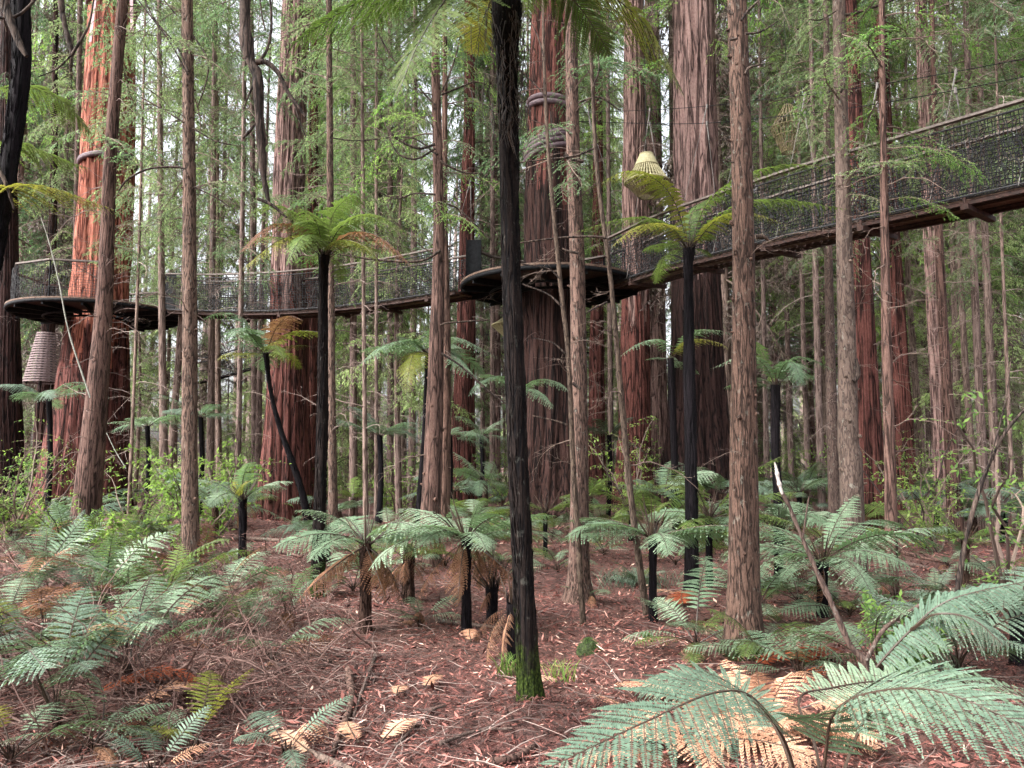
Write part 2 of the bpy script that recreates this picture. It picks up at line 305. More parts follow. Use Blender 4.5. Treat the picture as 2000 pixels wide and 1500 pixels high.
T('redwood_tree', 'redwood_grey', 31, [(1274, -60, 28), (1274, 100, 29), (1277, 400, 36), (1279, 700, 44), (1280, 970, 54)], 'narrow redwood half hidden right of the lantern redwood', big=1)
T('redwood_tree', 'redwood_grey', 20, [(1356, -60, 76), (1355, 0, 78), (1360, 300, 84), (1361, 500, 92), (1362, 700, 104), (1364, 850, 122), (1366, 960, 148)], 'broad grey redwood behind the tallest right tree fern', big=1, lower='redwood_dark_shaded')
T('pine_tree', 'pine_moss', 6.6, [(1438, -60, 37), (1440, 0, 38), (1449, 300, 42), (1452, 500, 45), (1453, 700, 48), (1453, 1000, 56), (1453, 1180, 62), (1455, 1250, 72), (1458, 1300, 96)], 'thick knotted brown trunk nearest on the right', knots=34, moss=1)
T('pine_tree', 'smooth', 9.7, [(1636, -60, 22), (1638, 0, 23), (1645, 300, 28), (1650, 500, 31), (1655, 700, 36), (1657, 860, 40), (1662, 900, 44), (1666, 1050, 46), (1668, 1165, 52)], 'smooth grey trunk with dark knots on the right', knots=36)
T('redwood_tree', 'redwood', 16, [(1656, -60, 24), (1659, 0, 26), (1671, 300, 31), (1680, 500, 36), (1689, 700, 43), (1695, 900, 54), (1699, 1000, 58), (1700, 1062, 74)], 'red barked redwood just behind the smooth grey trunk', big=1)
T('pine_tree', 'young', 9, [(1722, -60, 10), (1722, 0, 11), (1724, 200, 12), (1727, 400, 15), (1732, 700, 20), (1739, 950, 23), (1743, 1180, 26)], 'thin flaky trunk crossing the right end of the bridge', snags=36, knots=14)
T('redwood_tree', 'redwood', 22, [(1716, -60, 20), (1722, 100, 22), (1738, 400, 28), (1752, 650, 34), (1762, 850, 42), (1768, 1000, 52)], 'red redwood behind the thin flaky trunk', big=1)
T('redwood_tree', 'redwood_grey', 19, [(1796, -60, 20), (1802, 100, 22), (1816, 400, 26), (1829, 650, 31), (1840, 850, 36), (1846, 1030, 44)], 'weathered redwood left of the far right twin trunks', big=1)
T('pine_tree', 'young', 16, [(1818, -60, 9), (1822, 100, 10), (1828, 300, 13), (1840, 600, 18), (1856, 850, 23), (1868, 1062, 32)], 'slender reddish conifer below the high end of the bridge', snags=60)
T('pine_tree', 'young', 11, [(850, -60, 14), (851, 150, 18), (855, 300, 20), (857, 500, 24), (852, 700, 31), (846, 900, 37), (838, 1060, 42), (836, 1120, 54)], 'reddish slender conifer left of the central black tree fern', knots=20)
T('pine_tree', 'young', 13, [(868, -60, 9), (869, 150, 10), (868, 400, 14), (870, 700, 22), (864, 1060, 30)], 'thin dark conifer tight behind the reddish slender one', knots=10)
T('redwood_tree', 'redwood', 24, [(918, -60, 20), (917, 200, 22), (913, 400, 27), (910, 650, 35), (905, 800, 42), (902, 975, 54)], 'mid sized redwood left of the centre platform', big=1)
T('redwood_tree', 'redwood_dark_shaded', 27, [(14, -60, 22), (14, 300, 30), (14, 600, 40), (14, 800, 50), (10, 1000, 62)], 'dim redwood at the far left edge', big=1)
T('redwood_tree', 'redwood_dark_shaded', 31, [(110, -60, 9), (104, 400, 14), (92, 700, 26), (84, 900, 36), (80, 990, 44)], 'small dark redwood left of the platform redwood', big=1)
T('redwood_tree', 'redwood', 29, [(614, -60, 14), (612, 300, 18), (608, 600, 24), (606, 980, 34)], 'narrow red redwood peeking out behind the black tree fern', big=1)
T('redwood_tree', 'redwood', 28, [(1166, -60, 16), (1168, 300, 19), (1166, 600, 26), (1165, 960, 36)], 'red redwood glimpsed between two leaning saplings', big=1)
T('pine_tree', 'smooth', 15, [(1614, 100, 12), (1616, 400, 15), (1622, 700, 20), (1630, 1000, 26), (1632, 1040, 30)], 'pale trunk close left of the smooth grey one', snags=16)
T('sapling', 'sapling', 7.6, [(1060, -40, 7), (1062, 100, 8), (1071, 300, 9), (1094, 550, 11), (1110, 700, 11), (1119, 900, 13), (1131, 1080, 14), (1140, 1245, 16)], 'thin crooked sapling just right of the black centre trunk', snags=12)
T('sapling', 'sapling', 8, [(1148, -40, 7), (1156, 140, 8), (1166, 330, 10), (1194, 560, 11), (1212, 760, 14), (1228, 930, 15), (1246, 1080, 17), (1266, 1222, 19)], 'bent brown sapling leaning across the centre platform edge', snags=12)
for px, d, w0, w1, lean, yb, lab in [
    (318, 22, 8, 16, 4, 1000, 'slim far trunk right of the left platform'), (412, 24, 8, 15, -4, 1000, 'first thin trunk right of the knotted left one'),
    (426, 28, 6, 12, 2, 985, 'faint trunk under the left bridge'), (468, 20, 7, 12, -6, 1010, 'spindly trunk under the small leaning tree fern'),
    (497, 27, 8, 15, 3, 985, 'thin trunk left of the large bridge redwood'), (648, 13, 11, 17, 3, 1060, 'thin brown trunk directly right of the black tree fern'),
    (690, 21, 10, 16, 0, 1020, 'thin trunk under the middle of the left bridge'), (712, 15, 6, 10, 3, 1040, 'very thin trunk before the pale background fern'),
    (735, 17, 5, 8, 0, 1025, 'thinnest stem beside the pale background fern'), (762, 27, 8, 14, 0, 990, 'far trunk right of the pale background fern'),
    (783, 30, 9, 15, 3, 985, 'second far trunk right of the pale background fern'), (806, 25, 9, 15, -3, 1000, 'far trunk left of the reddish slender conifer'),
    (942, 30, 6, 10, 2, 985, 'hair thin far trunk right of the mid sized redwood'), (962, 26, 7, 12, 0, 990, 'far trunk left of the black centre trunk'),
    (1192, 26, 7, 12, 3, 985, 'far trunk between the brown sapling and the lantern redwood'), (1320, 26, 14, 20, 4, 975, 'trunk just left of the broad grey redwood'),
    (1494, 22, 6, 11, 6, 1000, 'first far trunk right of the nearest thick trunk'), (1540, 26, 7, 12, 8, 990, 'far trunk above the right small tree fern'),
    (1572, 24, 6, 11, 9, 995, 'bare pole left of the pale trunk pair'), (1598, 19, 8, 14, 8, 1015, 'upright pole just left of the pale trunk pair'),
    (1888, 20, 6, 14, 20, 1030, 'thin stem right of the reddish twin trunk'), (1912, 18, 10, 17, 14, 1035, 'far right upright conifer, left of a pair'),
    (1936, 19, 9, 16, 14, 1030, 'far right upright conifer, right of a pair'), (1968, 16, 4, 8, 14, 1040, 'thin pole near the right edge'),
    (262, 17, 4, 7, -12, 1040, 'wiry dark stem right of the left platform redwood'), (142, 30, 9, 15, -8, 985, 'far trunk seen below the left platform')]:
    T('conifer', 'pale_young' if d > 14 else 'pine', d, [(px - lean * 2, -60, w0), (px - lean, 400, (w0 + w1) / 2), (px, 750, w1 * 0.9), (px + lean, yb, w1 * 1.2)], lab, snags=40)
ANCH = []
for t in TRUNKS:
    px, py, w = t[3][-1]; ANCH.append(P(px, py, t[2]))
for px, py, d in ((630, 1175, 9.3), (1348, 1160, 9.5), (1040, 1395, 5.2), (830, 1005, 16), (1520, 1150, 10.3), (475, 1125, 11.4), (300, 1500, 4.3), (1500, 1500, 4.3), (1000, 1500, 4.3)):
    ANCH.append(P(px, py, d))
ANCH = np.array(ANCH)
HUMPS = [(P(330, 1345, 5.3), 0.45, 0.22), (P(440, 1010, 17), 1.0, 0.35), (P(1025, 1430, 4.9), 0.35, 0.07), (P(1170, 1290, 6.5), 0.3, 0.10), (P(60, 1330, 5.4), 0.6, 0.15)]
for _t in TRUNKS:
    if _t[2] < 17: _p = P(*_t[3][-1][:2], _t[2]); HUMPS.append((_p, 0.22 + _t[3][-1][2] / FPX * _t[2] * 0.8, 0.09))
for _a in ((630, 1175, 9.3), (1348, 1160, 9.5), (1040, 1395, 5.2)): HUMPS.append((P(*_a), 0.28, 0.07))
def gz(x, y):
    x = np.asarray(x, float); y = np.asarray(y, float); sh = x.shape; x = x.ravel(); y = y.ravel(); o = np.zeros_like(x)
    for s in range(0, len(x), 20000):
        X, Y = x[s:s + 20000, None], y[s:s + 20000, None]
        w = 1 / ((X - ANCH[:, 0])**2 + (Y - ANCH[:, 1])**2 + 0.35)**1.2
        o[s:s + 20000] = (w * ANCH[:, 2]).sum(1) / (w.sum(1) + 0.03)
    o += vnoise(x * 0.7 + 3, y * 0.7) * 0.13 + vnoise(x * 2.3, y * 2.3 + 9) * 0.06 + vnoise(x * 7, y * 7) * 0.02
    for p, r, h in HUMPS: o += h * np.exp(-((x - p[0])**2 + (y - p[1])**2) / r**2)
    return o.reshape(sh)
def gz1(x, y): return float(gz(np.array([x]), np.array([y]))[0])
def hit(px, py):
    """ground point behind a photo pixel"""
    d = 2.0
    for _ in range(400):
        p = P(px, py, d)
        if p[2] <= gz1(p[0], p[1]): break
        d *= 1.02
    return np.array([p[0], p[1], gz1(p[0], p[1])])
ux = np.linspace(-1, 1, 520); gx = np.sign(ux) * (np.abs(ux) * 9 + np.abs(ux)**4 * 150)
uy = np.linspace(0, 1, 460); gy = -8 + uy * 24 + uy**4 * 170
X, Y = np.meshgrid(gx, gy); Zg = gz(X, Y)
g = G(); V = np.stack([X, Y, Zg], -1).reshape(-1, 3); nx = len(gx)
i = np.arange(len(gy) - 1)[:, None] * nx + np.arange(nx - 1)[None]; g.add(V, np.stack([i, i + 1, i + nx + 1, i + nx], -1).reshape(-1, 4))
tag(obj('ground', g.mesh('ground', M['floor'], True)), 'forest floor of reddish brown fallen bark and needles', kind='structure')

# ---------------------------------------------------------------- trunks and branches
def trunk_geo(pts, sides, flute=0.0, flare=0.0, rows=60, seed=0, lump=0.03):
    """pts rows (x,y,z,r) from bottom to top, local coordinates"""
    s = spline(pts, rows); c, r = s[:, :3], np.maximum(s[:, 3], 0.004)
    an = np.arange(sides) * 2 * np.pi / sides; h = c[:, 2] - c[0, 2]
    A, H = np.meshgrid(an, h)
    rr = np.ones_like(A)
    rr += lump * vnoise(np.cos(A) * 1.3 + seed * 7.3, np.sin(A) * 1.3 + H * 0.8) * 2
    if flute:
        ph = A + 0.12 * vnoise(H * 0.35 + seed, H * 0 + seed) * 2
        for k, am in ((5, 0.5), (9, 0.5), (17, 0.8), (29, 0.9)):
            rr += flute * am * vnoise(np.cos(ph) * k * 0.55 + seed * 3 + 50, np.sin(ph) * k * 0.55 + H * 0.16 + seed + 50) * 1.6
    if flare: 
        rr += flare * np.exp(-H / (r[0] * 1.6)) * (0.6 + 1.6 * np.maximum(0, vnoise(np.cos(A) * 1.9 + seed, np.sin(A) * 1.9 + seed) + 0.2))
    v = np.stack([c[:, 0:1] + r[:, None] * rr * np.cos(A), c[:, 1:2] + r[:, None] * rr * np.sin(A), c[:, 2:3] + 0 * A], -1)
    i = np.arange(rows - 1)[:, None] * sides; j = np.arange(sides)[None]; k = (j + 1) % sides
    g = G(); g.add(v.reshape(-1, 3), np.stack([i + j, i + k, i + k + sides, i + j + sides], -1).reshape(-1, 4), 0.5); return g, s

def branch_geo(L, seed, droop=0.3, wig=0.15, r0=0.012, bare=False, leaf=(0.09, 0.022), ntw=22, tw=0.4, per=10, hang=0.5, tip=1.0, upc=0.0):
    """a conifer bough along +X: axis, side twigs, needle sprays"""
    q = np.random.default_rng(seed); g = G(); n = 12; s = np.linspace(0, 1, n)
    ax = np.stack([L * s, wig * L * 0.5 * (np.sin(s * 3 + q.random() * 6) - np.sin(q.random() * 0)) * s + np.cumsum(q.normal(0, wig * L * 0.03, n)), L * (upc * s - (droop + upc) * s**2) + np.cumsum(q.normal(0, wig * L * 0.02, n))], -1); ax -= ax[0]
    tube(g, ax, r0 * (1 - 0.85 * s), 4, q.random() * 0.5 + 0.3, 0, cap=False)
    B = []; D = []; Nn = []; Vv = []; Ln = []
    for k in range(ntw):
        u = 0.12 + 0.88 * (k + q.random()) / ntw; a = u * (n - 1); i = min(int(a), n - 2); p = ax[i] + (ax[i + 1] - ax[i]) * (a - i)
        t = nz(ax[i + 1] - ax[i]); side = (-1)**k; l = L * tw * (1.08 - u)**0.7 * q.uniform(0.5, 1.1) + 0.05
        d = nz(t * q.uniform(0.4, 1.0) + np.array([0, side, 0]) * q.uniform(0.7, 1.0) + np.array([0, 0, q.uniform(-0.35, 0.3)]))
        m = 5; ss = np.linspace(0, 1, m)[:, None]; tp = p + d * l * ss + np.array([0, 0, -1]) * hang * l * ss**2 + q.normal(0, 0.03 * l, (m, 3)) * ss
        tube(g, tp, r0 * 0.35 * (1 - 0.7 * ss[:, 0]), 3, q.random(), 0, cap=False)
        if bare:
            for _ in range(3):
                w = q.integers(1, m); dd = nz(d + q.normal(0, 0.6, 3)); e = tp[w] + dd * l * q.uniform(0.15, 0.4)
                tube(g, np.array([tp[w], (tp[w] + e) / 2 + q.normal(0, 0.01, 3), e]), [r0 * 0.25, r0 * 0.18, r0 * 0.1], 3, q.random(), 0, cap=False)
            continue
        uu = np.sort(q.random(per)); ii = np.minimum((uu * (m - 1)).astype(int), m - 2); fr = (uu * (m - 1) - ii)[:, None]
        b = tp[ii] * (1 - fr) + tp[ii + 1] * fr; td = nz(tp[ii + 1] - tp[ii]); sd = np.cross(td, [0, 0, 1.0]); sd = nz(sd) * np.where(np.arange(per) % 2, 1, -1)[:, None]
        B.append(b); D.append(nz(td * 0.9 + sd * q.uniform(0.3, 0.9, (per, 1)) + q.normal(0, 0.25, (per, 3)) + np.array([0, 0, -0.25 * hang])))
        Nn.append(nz(np.array([0, 0, 1.0]) + q.normal(0, 0.5, (per, 3)))); Vv.append(np.clip(q.normal(0.45, 0.2, per) + q.normal(0, 0.1), 0, 1)); Ln.append(leaf[0] * q.uniform(0.6, 1.3, per))
    if B:
        B, D, Nn, Vv, Ln = (np.concatenate(k) for k in (B, D, Nn, Vv, Ln)); leaves(g, B, D, Nn, Ln, leaf[1] * Ln / leaf[0], Vv, 1)
    return g.pack()
def rotz(a): c, s = math.cos(a), math.sin(a); return np.array([[c, -s, 0], [s, c, 0], [0, 0, 1.0]])
def roty(a): c, s = math.cos(a), math.sin(a); return np.array([[c, 0, s], [0, 1, 0], [-s, 0, c]])
BR_FAR = [branch_geo(1.0, 100 + i, 0.25 + 0.1 * (i % 3), 0.2, 0.010, leaf=(0.065, 0.017), ntw=24, tw=0.42, per=14, hang=0.6 + 0.5 * (i % 2)) for i in range(6)]
BR_FINE = [branch_geo(1.0, 140 + i, 0.2 + 0.12 * (i % 3), 0.3, 0.009, leaf=(0.034, 0.0085), ntw=24, tw=0.38, per=30, hang=0.4, upc=0.2) for i in range(6)]
BR_BARE = [branch_geo(1.0, 180 + i, 0.2 + 0.15 * (i % 3), 0.35, 0.008, bare=True, ntw=9, tw=0.4, hang=0.3, upc=0.15 * (i % 2)) for i in range(6)]
BR_CURL = [branch_geo(1.0, 220 + i, -0.1 + 0.3 * (i % 3), 0.5, 0.010, bare=True, ntw=6, tw=0.35, hang=-0.3, upc=0.3 * ((i + 1) % 2)) for i in range(6)]
def crown_geo(q, axis, z0, z1, n, L0, L1, lib, pitch=(-0.1, 0.5), arc=None):
    """boughs set round an axis function z -> (x, y, r)"""
    g = G()
    for k in range(n):
        u = (k + q.random()) / n; z = z0 + (z1 - z0) * u; L = (L0 + (L1 - L0) * u) * q.uniform(0.55, 1.15); a = q.uniform(*arc) if arc else q.random() * 2 * np.pi
        x, y, r = axis(z); Mx = rotz(a) @ roty(q.uniform(*pitch)) * L
        g.merge(lib[q.integers(len(lib))], Mx, np.array([x + math.cos(a) * r * 0.6, y + math.sin(a) * r * 0.6, z]), q.uniform(-0.2, 0.2))
    return g

LIB = {}
def lib_mesh(lib, k, m):
    key = (id(lib), k, m.name)
    if key not in LIB: LIB[key] = lib[k].mesh('dead_branch', m)
    return LIB[key]
MAIN = {}
for ti, (name, mt, d, pts, label, o) in enumerate(TRUNKS):
    q = np.random.default_rng(500 + ti)
    W = []
    for px, py, w in pts:
        p = P(px, py, d); depth = d / math.cos(0) * 1.0
        rayl = math.cos(PITCH) - math.sin(PITCH) * (750 - py) / FPX; W.append([*p, w * (0.4 if name == 'sapling' else 0.48) / FPX * d / rayl])
    W = np.array(W)[::-1]; base = W[0].copy(); base[2] = gz1(base[0], base[1]) - 0.25
    top = W[-1] + (W[-1] - W[-2]) / max(0.1, W[-1][2] - W[-2][2]) * (6 + 0.3 * d); top[3] = max(W[-1][3] * 0.85, 0.01)
    W[0][2] = max(W[0][2], base[2] + 0.15)
    W = np.vstack([W, top]); 
    if W[0][2] - base[2] > 0.1: W = np.vstack([[*base[:3], W[0][3] * 1.1], W])
    else: W[0][2] = base[2]
    org = np.array([W[0][0], W[0][1], base[2] + 0.25]); Wl = W.copy(); Wl[:, :3] -= org
    big = o.get('big'); t = thing(name, label, 'tree', org); MAIN[label] = t
    gt, s = trunk_geo(Wl, 120 if big else 28 if d < 12 else 14, 0.11 if big else 0.05, 0.22 if big else 0.55 if d < 12 else 0.2, 160 if big else 120 if d < 12 else 50, ti * 1.7, 0.05 if big else 0.06)
    lowm = o.get('lower')
    if lowm:       # lower bark turns darker in ragged strips near deck height: own tone plus painted shade
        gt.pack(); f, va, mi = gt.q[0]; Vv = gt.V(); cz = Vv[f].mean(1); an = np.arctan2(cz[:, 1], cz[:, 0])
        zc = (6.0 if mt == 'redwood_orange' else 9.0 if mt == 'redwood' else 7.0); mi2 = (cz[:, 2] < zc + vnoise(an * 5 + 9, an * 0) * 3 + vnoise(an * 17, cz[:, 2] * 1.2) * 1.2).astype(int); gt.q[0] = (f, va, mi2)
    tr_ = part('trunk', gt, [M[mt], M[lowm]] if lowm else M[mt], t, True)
    zs = s[:, 2]
    def axis(z, s=s, zs=zs): return tuple(np.interp(z, zs, s[:, k]) for k in (0, 1, 3))
    kn = o.get('knots', 0)
    if kn:
        gk = G()
        for k in range(kn):
            z = q.uniform(0.5, 8); x, y, r = axis(z); a = q.uniform(-np.pi, 0.0) if q.random() < 0.8 else q.random() * 6; dr = np.array([math.cos(a), math.sin(a), q.uniform(-0.1, 0.6)]); dr = nz(dr)
            l = r * q.uniform(0.18, 0.5); b = np.array([x, y, z]) + dr * r * 0.8
            tube(gk, np.array([b, b + dr * l * 0.7, b + dr * (l + r * 0.1)]), np.array([0.36, 0.22, 0.13]) * r * q.uniform(0.5, 1.1), 7, q.random() * 0.4)
        part('branch_stub', gk, M[mt], tr_, True)
    sn = o.get('snags', 0) + (10 if not big else 14)
    dm = M['dead'] if d > 12 else M['twig']; lib = BR_BARE if q.random() < 0.6 else BR_CURL; za, zb, la, lb = 1.5, 11 + d * 0.25, 0.5 + 0.03 * d, 0.6 + 0.05 * d
    if sn <= 24:
        for k in range(sn):
            u = (k + q.random()) / sn; z = za + (zb - za) * u; x, y, r = axis(z); a = q.random() * 6.28
            bo = obj('dead_branch', lib_mesh(lib, int(q.integers(len(lib))), dm), tr_, (x + math.cos(a) * r * 0.6, y + math.sin(a) * r * 0.6, z)); bo.rotation_euler = (0, q.uniform(-0.5, 0.4), a); bo.scale = ((la + (lb - la) * u) * q.uniform(0.55, 1.15),) * 3
    else: part('dead_branches', crown_geo(q, axis, za, zb, sn, la, lb, lib, (-0.5, 0.4)), dm, t)
    if d > 8.5 and not big and name != 'sapling':
        gc = crown_geo(q, axis, 3.5 + 0.12 * d, 9 + d * 0.5, int(20 + d * 1.2), 0.9 + 0.02 * d, 1.3 + 0.06 * d, BR_FINE, (-0.3, 0.5))
        part('crown', gc, [M['twig'], M[('leaf', 'leaf_blue', 'leaf_dust', 'leaf_dust')[ti % 4]]], t)
    elif big and d > 19 and ti != 0:
        gc = crown_geo(q, axis, 8 + 0.2 * d, 12 + d * 0.75, 20, 1.6, 3.0, BR_FAR, (-0.2, 0.6))
        part('crown', gc, [M['twig'], M[('leaf', 'leaf_blue')[ti % 2]]], t)

# ---------------------------------------------------------------- background forest
PROTO = []
for k in range(9):
    q = np.random.default_rng(900 + k); H = 34; r0 = (0.12, 0.15, 0.09, 0.34, 0.13, 0.10, 0.26, 0.14, 0.09)[k]
    t = thing('conifer', 'slim conifer among the crowded background trees', 'tree', (0, 0, 0), 'conifers filling the background')
    Wl = np.array([[0, 0, -0.4, r0 * 1.15], [q.normal(0, .1), 0, 5, r0], [q.normal(0, .2), 0, 14, r0 * 0.8], [q.normal(0, .3), 0, H, r0 * 0.25]])
    gt, s = trunk_geo(Wl, 14 if r0 < 0.3 else 40, 0.07, 0.25, 50, k + 40.0)
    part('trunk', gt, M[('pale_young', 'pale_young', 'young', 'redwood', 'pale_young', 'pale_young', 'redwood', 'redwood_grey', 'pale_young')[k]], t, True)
    axis = lambda z, s=s: tuple(np.interp(z, s[:, 2], s[:, j]) for j in (0, 1, 3))
    part('dead_branches', crown_geo(q, axis, 2, 15, 60, 1.6, 2.2, BR_BARE + BR_CURL[:2], (-0.3, 0.5)), M['dead'], t)
    z0 = (7, 8, 6.5, 9, 5, 6, 9, 7, 8)[k]
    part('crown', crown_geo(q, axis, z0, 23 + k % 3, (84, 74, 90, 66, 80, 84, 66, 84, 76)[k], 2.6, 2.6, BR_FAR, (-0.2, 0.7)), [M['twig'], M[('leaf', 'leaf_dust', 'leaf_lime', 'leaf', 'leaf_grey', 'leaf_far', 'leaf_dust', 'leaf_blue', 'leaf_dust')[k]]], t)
    PROTO.append(t)
def hides(px, d):
    return any(t_[2] >= 16 and d < t_[2] and abs(px - t_[3][3][0]) < t_[3][3][2] * .5 + 1600 / d for t_ in TRUNKS if t_[0] == 'redwood_tree')
def region(px, d):
    a = ('beyond the left edge', 'behind the left platform', 'behind the left bridge', 'around the round crowned tree fern', 'left of the tallest black trunk', 'behind the centre platform', 'behind the cream lantern', 'behind the nearest thick trunk', 'behind the smooth grey trunk', 'behind the right bridge end', 'past the right edge')
    b = (0, 250, 480, 700, 900, 1100, 1330, 1500, 1700, 1980, 9999)
    return ('near, ' if d < 32 else 'further, ' if d < 50 else 'farthest, ') + a[[i for i in range(11) if px < b[i]][0]]
taken = [t.location.xy.copy() for t in MAIN.values()]
cnt = 0; used = set(); tries = 0
while cnt < 88 and tries < 6000:
    tries += 1
    d = 23 + 36 * rng.random()**0.9; x = rng.uniform(-0.78, 0.78) * d
    px = 1000 + x / d * FPX
    if 230 < px < 520 and rng.random() < 0.85: continue
    if 640 < px < 960 and rng.random() < 0.35: continue
    if px > 1400 and rng.random() < 0.3: continue
    if px < 330 and d < 30: continue
    if d < 34 and (px < 330 or 480 < px < 640 or 1010 < px < 1130 or 1210 < px < 1410) and rng.random() < 0.7: continue
    if hides(px, d) or any((Vector((x, d)) - p).length < 1.5 for p in taken): continue
    taken.append(Vector((x, d))); k = int(rng.choice(9, p=[.13, .13, .13, .05, .13, .14, .05, .12, .12])); s = rng.uniform(0.85, 1.25); loc = (x, d, gz1(x, d)); rz = rng.random() * 6.28
    lab = ('slim green', 'slender grey barked', 'thin lime green', 'stout dark red', 'withered looking', 'wispy yellow green', 'sturdy red barked', 'cool green', 'whip thin')[k] + ' background conifer, ' + region(px, d)
    if k not in used: used.add(k); p = PROTO[k]; p.location = loc; p.rotation_euler = (0, 0, rz); p.scale = (s,) * 3; p['label'] = lab
    else: copy_thing(PROTO[k], loc, rz, s, lab)
    cnt += 1
YP = []
for k in range(5):
    q = np.random.default_rng(950 + k); H = (7, 9, 11, 16, 20)[k]; t = thing('young_conifer', 'low young conifer', 'tree', (0, 0, 0), 'young conifers and poles under the tall trees')
    Wl = np.array([[0, 0, -.3, .05 + .004 * H], [q.normal(0, .1), q.normal(0, .1), H * .5, .03 + .002 * H], [q.normal(0, .25), q.normal(0, .2), H, .012]]); gt, s_ = trunk_geo(Wl, 8, 0.05, 0.2, 24, k + 60.0); part('trunk', gt, M['pale_young'], t, True)
    axis = lambda z, s=s_: tuple(np.interp(z, s[:, 2], s[:, j]) for j in (0, 1, 3))
    part('dead_branches', crown_geo(q, axis, .8, H * .8, 34, 1.3, .9, BR_BARE, (-.2, .4)), M['dead'], t)
    if k < 4: part('crown', crown_geo(q, axis, (1.2, 2, 3, 7)[k], H, (60, 60, 60, 50)[k], 1.7, .9, BR_FAR, (-.1, .5)), [M['twig'], M[('leaf_far', 'leaf_dust', 'leaf_far', 'leaf_dust')[k]]], t)
    YP.append(t)
cnt = 0; usedy = set(); tries = 0
while cnt < 88 and tries < 4000:
    tries += 1; d = rng.uniform(19, 50); x = rng.uniform(-0.76, 0.76) * d; px = 1000 + x / d * FPX
    if d < 24 and (480 < px < 640 or 1000 < px < 1140 or px < 330): continue
    if hides(px, d) or any((Vector((x, d)) - p).length < 0.9 for p in taken): continue
    taken.append(Vector((x, d))); k = int(rng.choice(5, p=[.2, .18, .17, .15, .3])); s_ = rng.uniform(.8, 1.25); loc = (x, d, gz1(x, d)); rz = rng.random() * 6.28
    lab = ('bushy young', 'feathery young', 'pale airy young', 'tall spindly young', 'bare pole like young')[k] + ' conifer, ' + region(px, d)
    if k not in usedy: usedy.add(k); p = YP[k]; p.location = loc; p.rotation_euler = (0, 0, rz); p.scale = (s_,) * 3; p['label'] = lab
    else: copy_thing(YP[k], loc, rz, s_, lab)
    cnt += 1
# far wood that reads as one mass
q = np.random.default_rng(77); g = G()
for k in range(420):
    d = q.uniform(74, 110); x = q.uniform(-1, 1) * d * 0.95; z = q.uniform(0, 1)**1.2 * 13; L = q.uniform(3, 6)
    g.merge(BR_FAR[k % 6], rotz(q.random() * 6.28) @ roty(q.uniform(-0.3, 0.8)) * L, np.array([x, d, z]), q.uniform(-0.3, 0.3))
for k in range(110):
    d = q.uniform(74, 105); x = q.uniform(-1, 1) * d * 0.95; r = q.uniform(0.15, 0.5); tube(g, [[x, d, -1], [x + q.normal(0, .3), d, 20], [x, d, 40]], [r, r * .7, r * .3], 7, 0.7, 0)
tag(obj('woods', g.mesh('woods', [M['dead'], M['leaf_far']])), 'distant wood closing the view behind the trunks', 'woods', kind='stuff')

# ---------------------------------------------------------------- ferns
def frond_geo(curve, W, npin=26, npl=16, start=0.18, seed=0, droop=0.25, r0=0.007, sweep=0.3, roll=0.0, up=(0, 0, 1), curlp=0.0, gap=0.0, peak=0.35, wide=0.6, fat=1.7):
    """a twice-divided fern frond along a curve; material 0 stalk, 1 leaflet"""
    q = np.random.default_rng(seed); c = spline(curve, 40); seg = np.r_[0, np.cumsum(np.linalg.norm(np.diff(c, axis=0), axis=1))]; L = seg[-1]; g = G()
    tube(g, c, r0 * (1 - 0.85 * seg / L), 5, q.random() * 0.6, 0)
    tang = nz(np.gradient(c, axis=0)); up = np.array(up, float)
    for side in (-1, 1):
        for k in range(npin):
            u = start + (1 - start) * (k + 0.5 * (side > 0) + 0.3) / (npin + 0.7); s = u * L
            p = np.array([np.interp(s, seg, c[:, j]) for j in range(3)]); t = nz(np.array([np.interp(s, seg, tang[:, j]) for j in range(3)]))
            b = np.cross(t, up); 
            if np.linalg.norm(b) < 0.05: b = np.array([1.0, 0, 0])
            b = nz(b); n = np.cross(b, t); bb = b * math.cos(roll) * side + n * math.sin(roll); 
            x = (u - start) / (1 - start); prof = min(1, (0.35 + x / peak * 0.65)) * (1 - max(0, (x - peak) / (1 - peak))**1.35)**0.9
            l = W * prof * q.uniform(0.9, 1.06) + 0.008
            if gap and q.random() < gap: l *= q.uniform(0.1, 0.6)
            sw = sweep + 0.35 * x + q.normal(0, 0.05); dirp = nz(bb * math.cos(sw) + t * math.sin(sw) + n * q.normal(0.05, 0.05))
            m = max(4, int(npl * (0.35 + 0.65 * prof))); ss = (np.arange(m) + 0.6) / m
            dr = droop * l * (ss**1.8) * q.uniform(0.7, 1.3)
            ax = p + dirp * (l * ss)[:, None] * (1 - 0.15 * curlp * ss[:, None]) - np.array([0, 0, 1.0]) * dr[:, None] + n * (-curlp * l * ss**2 * 0.6)[:, None]
            full = np.vstack([p, ax]); tube(g, full[[0, m // 2, m]], [r0 * 0.28, r0 * 0.2, r0 * 0.08], 3, 0.6, 0, cap=False)
            ta = nz(np.diff(full, axis=0)); nb = nz(np.cross(ta, n[None])); sp = l / m
            pl = min(0.15 * l + 0.006, wide * L * (1 - start) / npin) * np.clip(1.25 * (1 - ss)**0.55, 0.12, 1) * (0.55 + 0.45 * np.clip(ss * 5, 0, 1))
            va = np.clip(0.45 + q.normal(0, 0.1) + q.normal(0, 0.1, m), 0, 1)
            for sd in (-1, 1):
                dd = nz(nb * sd + ta * 0.45 + q.normal(0, 0.06, (m, 3))); leaves(g, ax - ta * sp * 0.3, dd, np.broadcast_to(n, (m, 3)) + q.normal(0, 0.15, (m, 3)), pl, sp * fat, va, 1, 0.4)
            leaves(g, ax[-1:], ta[-1:], n[None], sp * 1.6, sp * 0.7, va[-1:], 1)
    return g.pack()
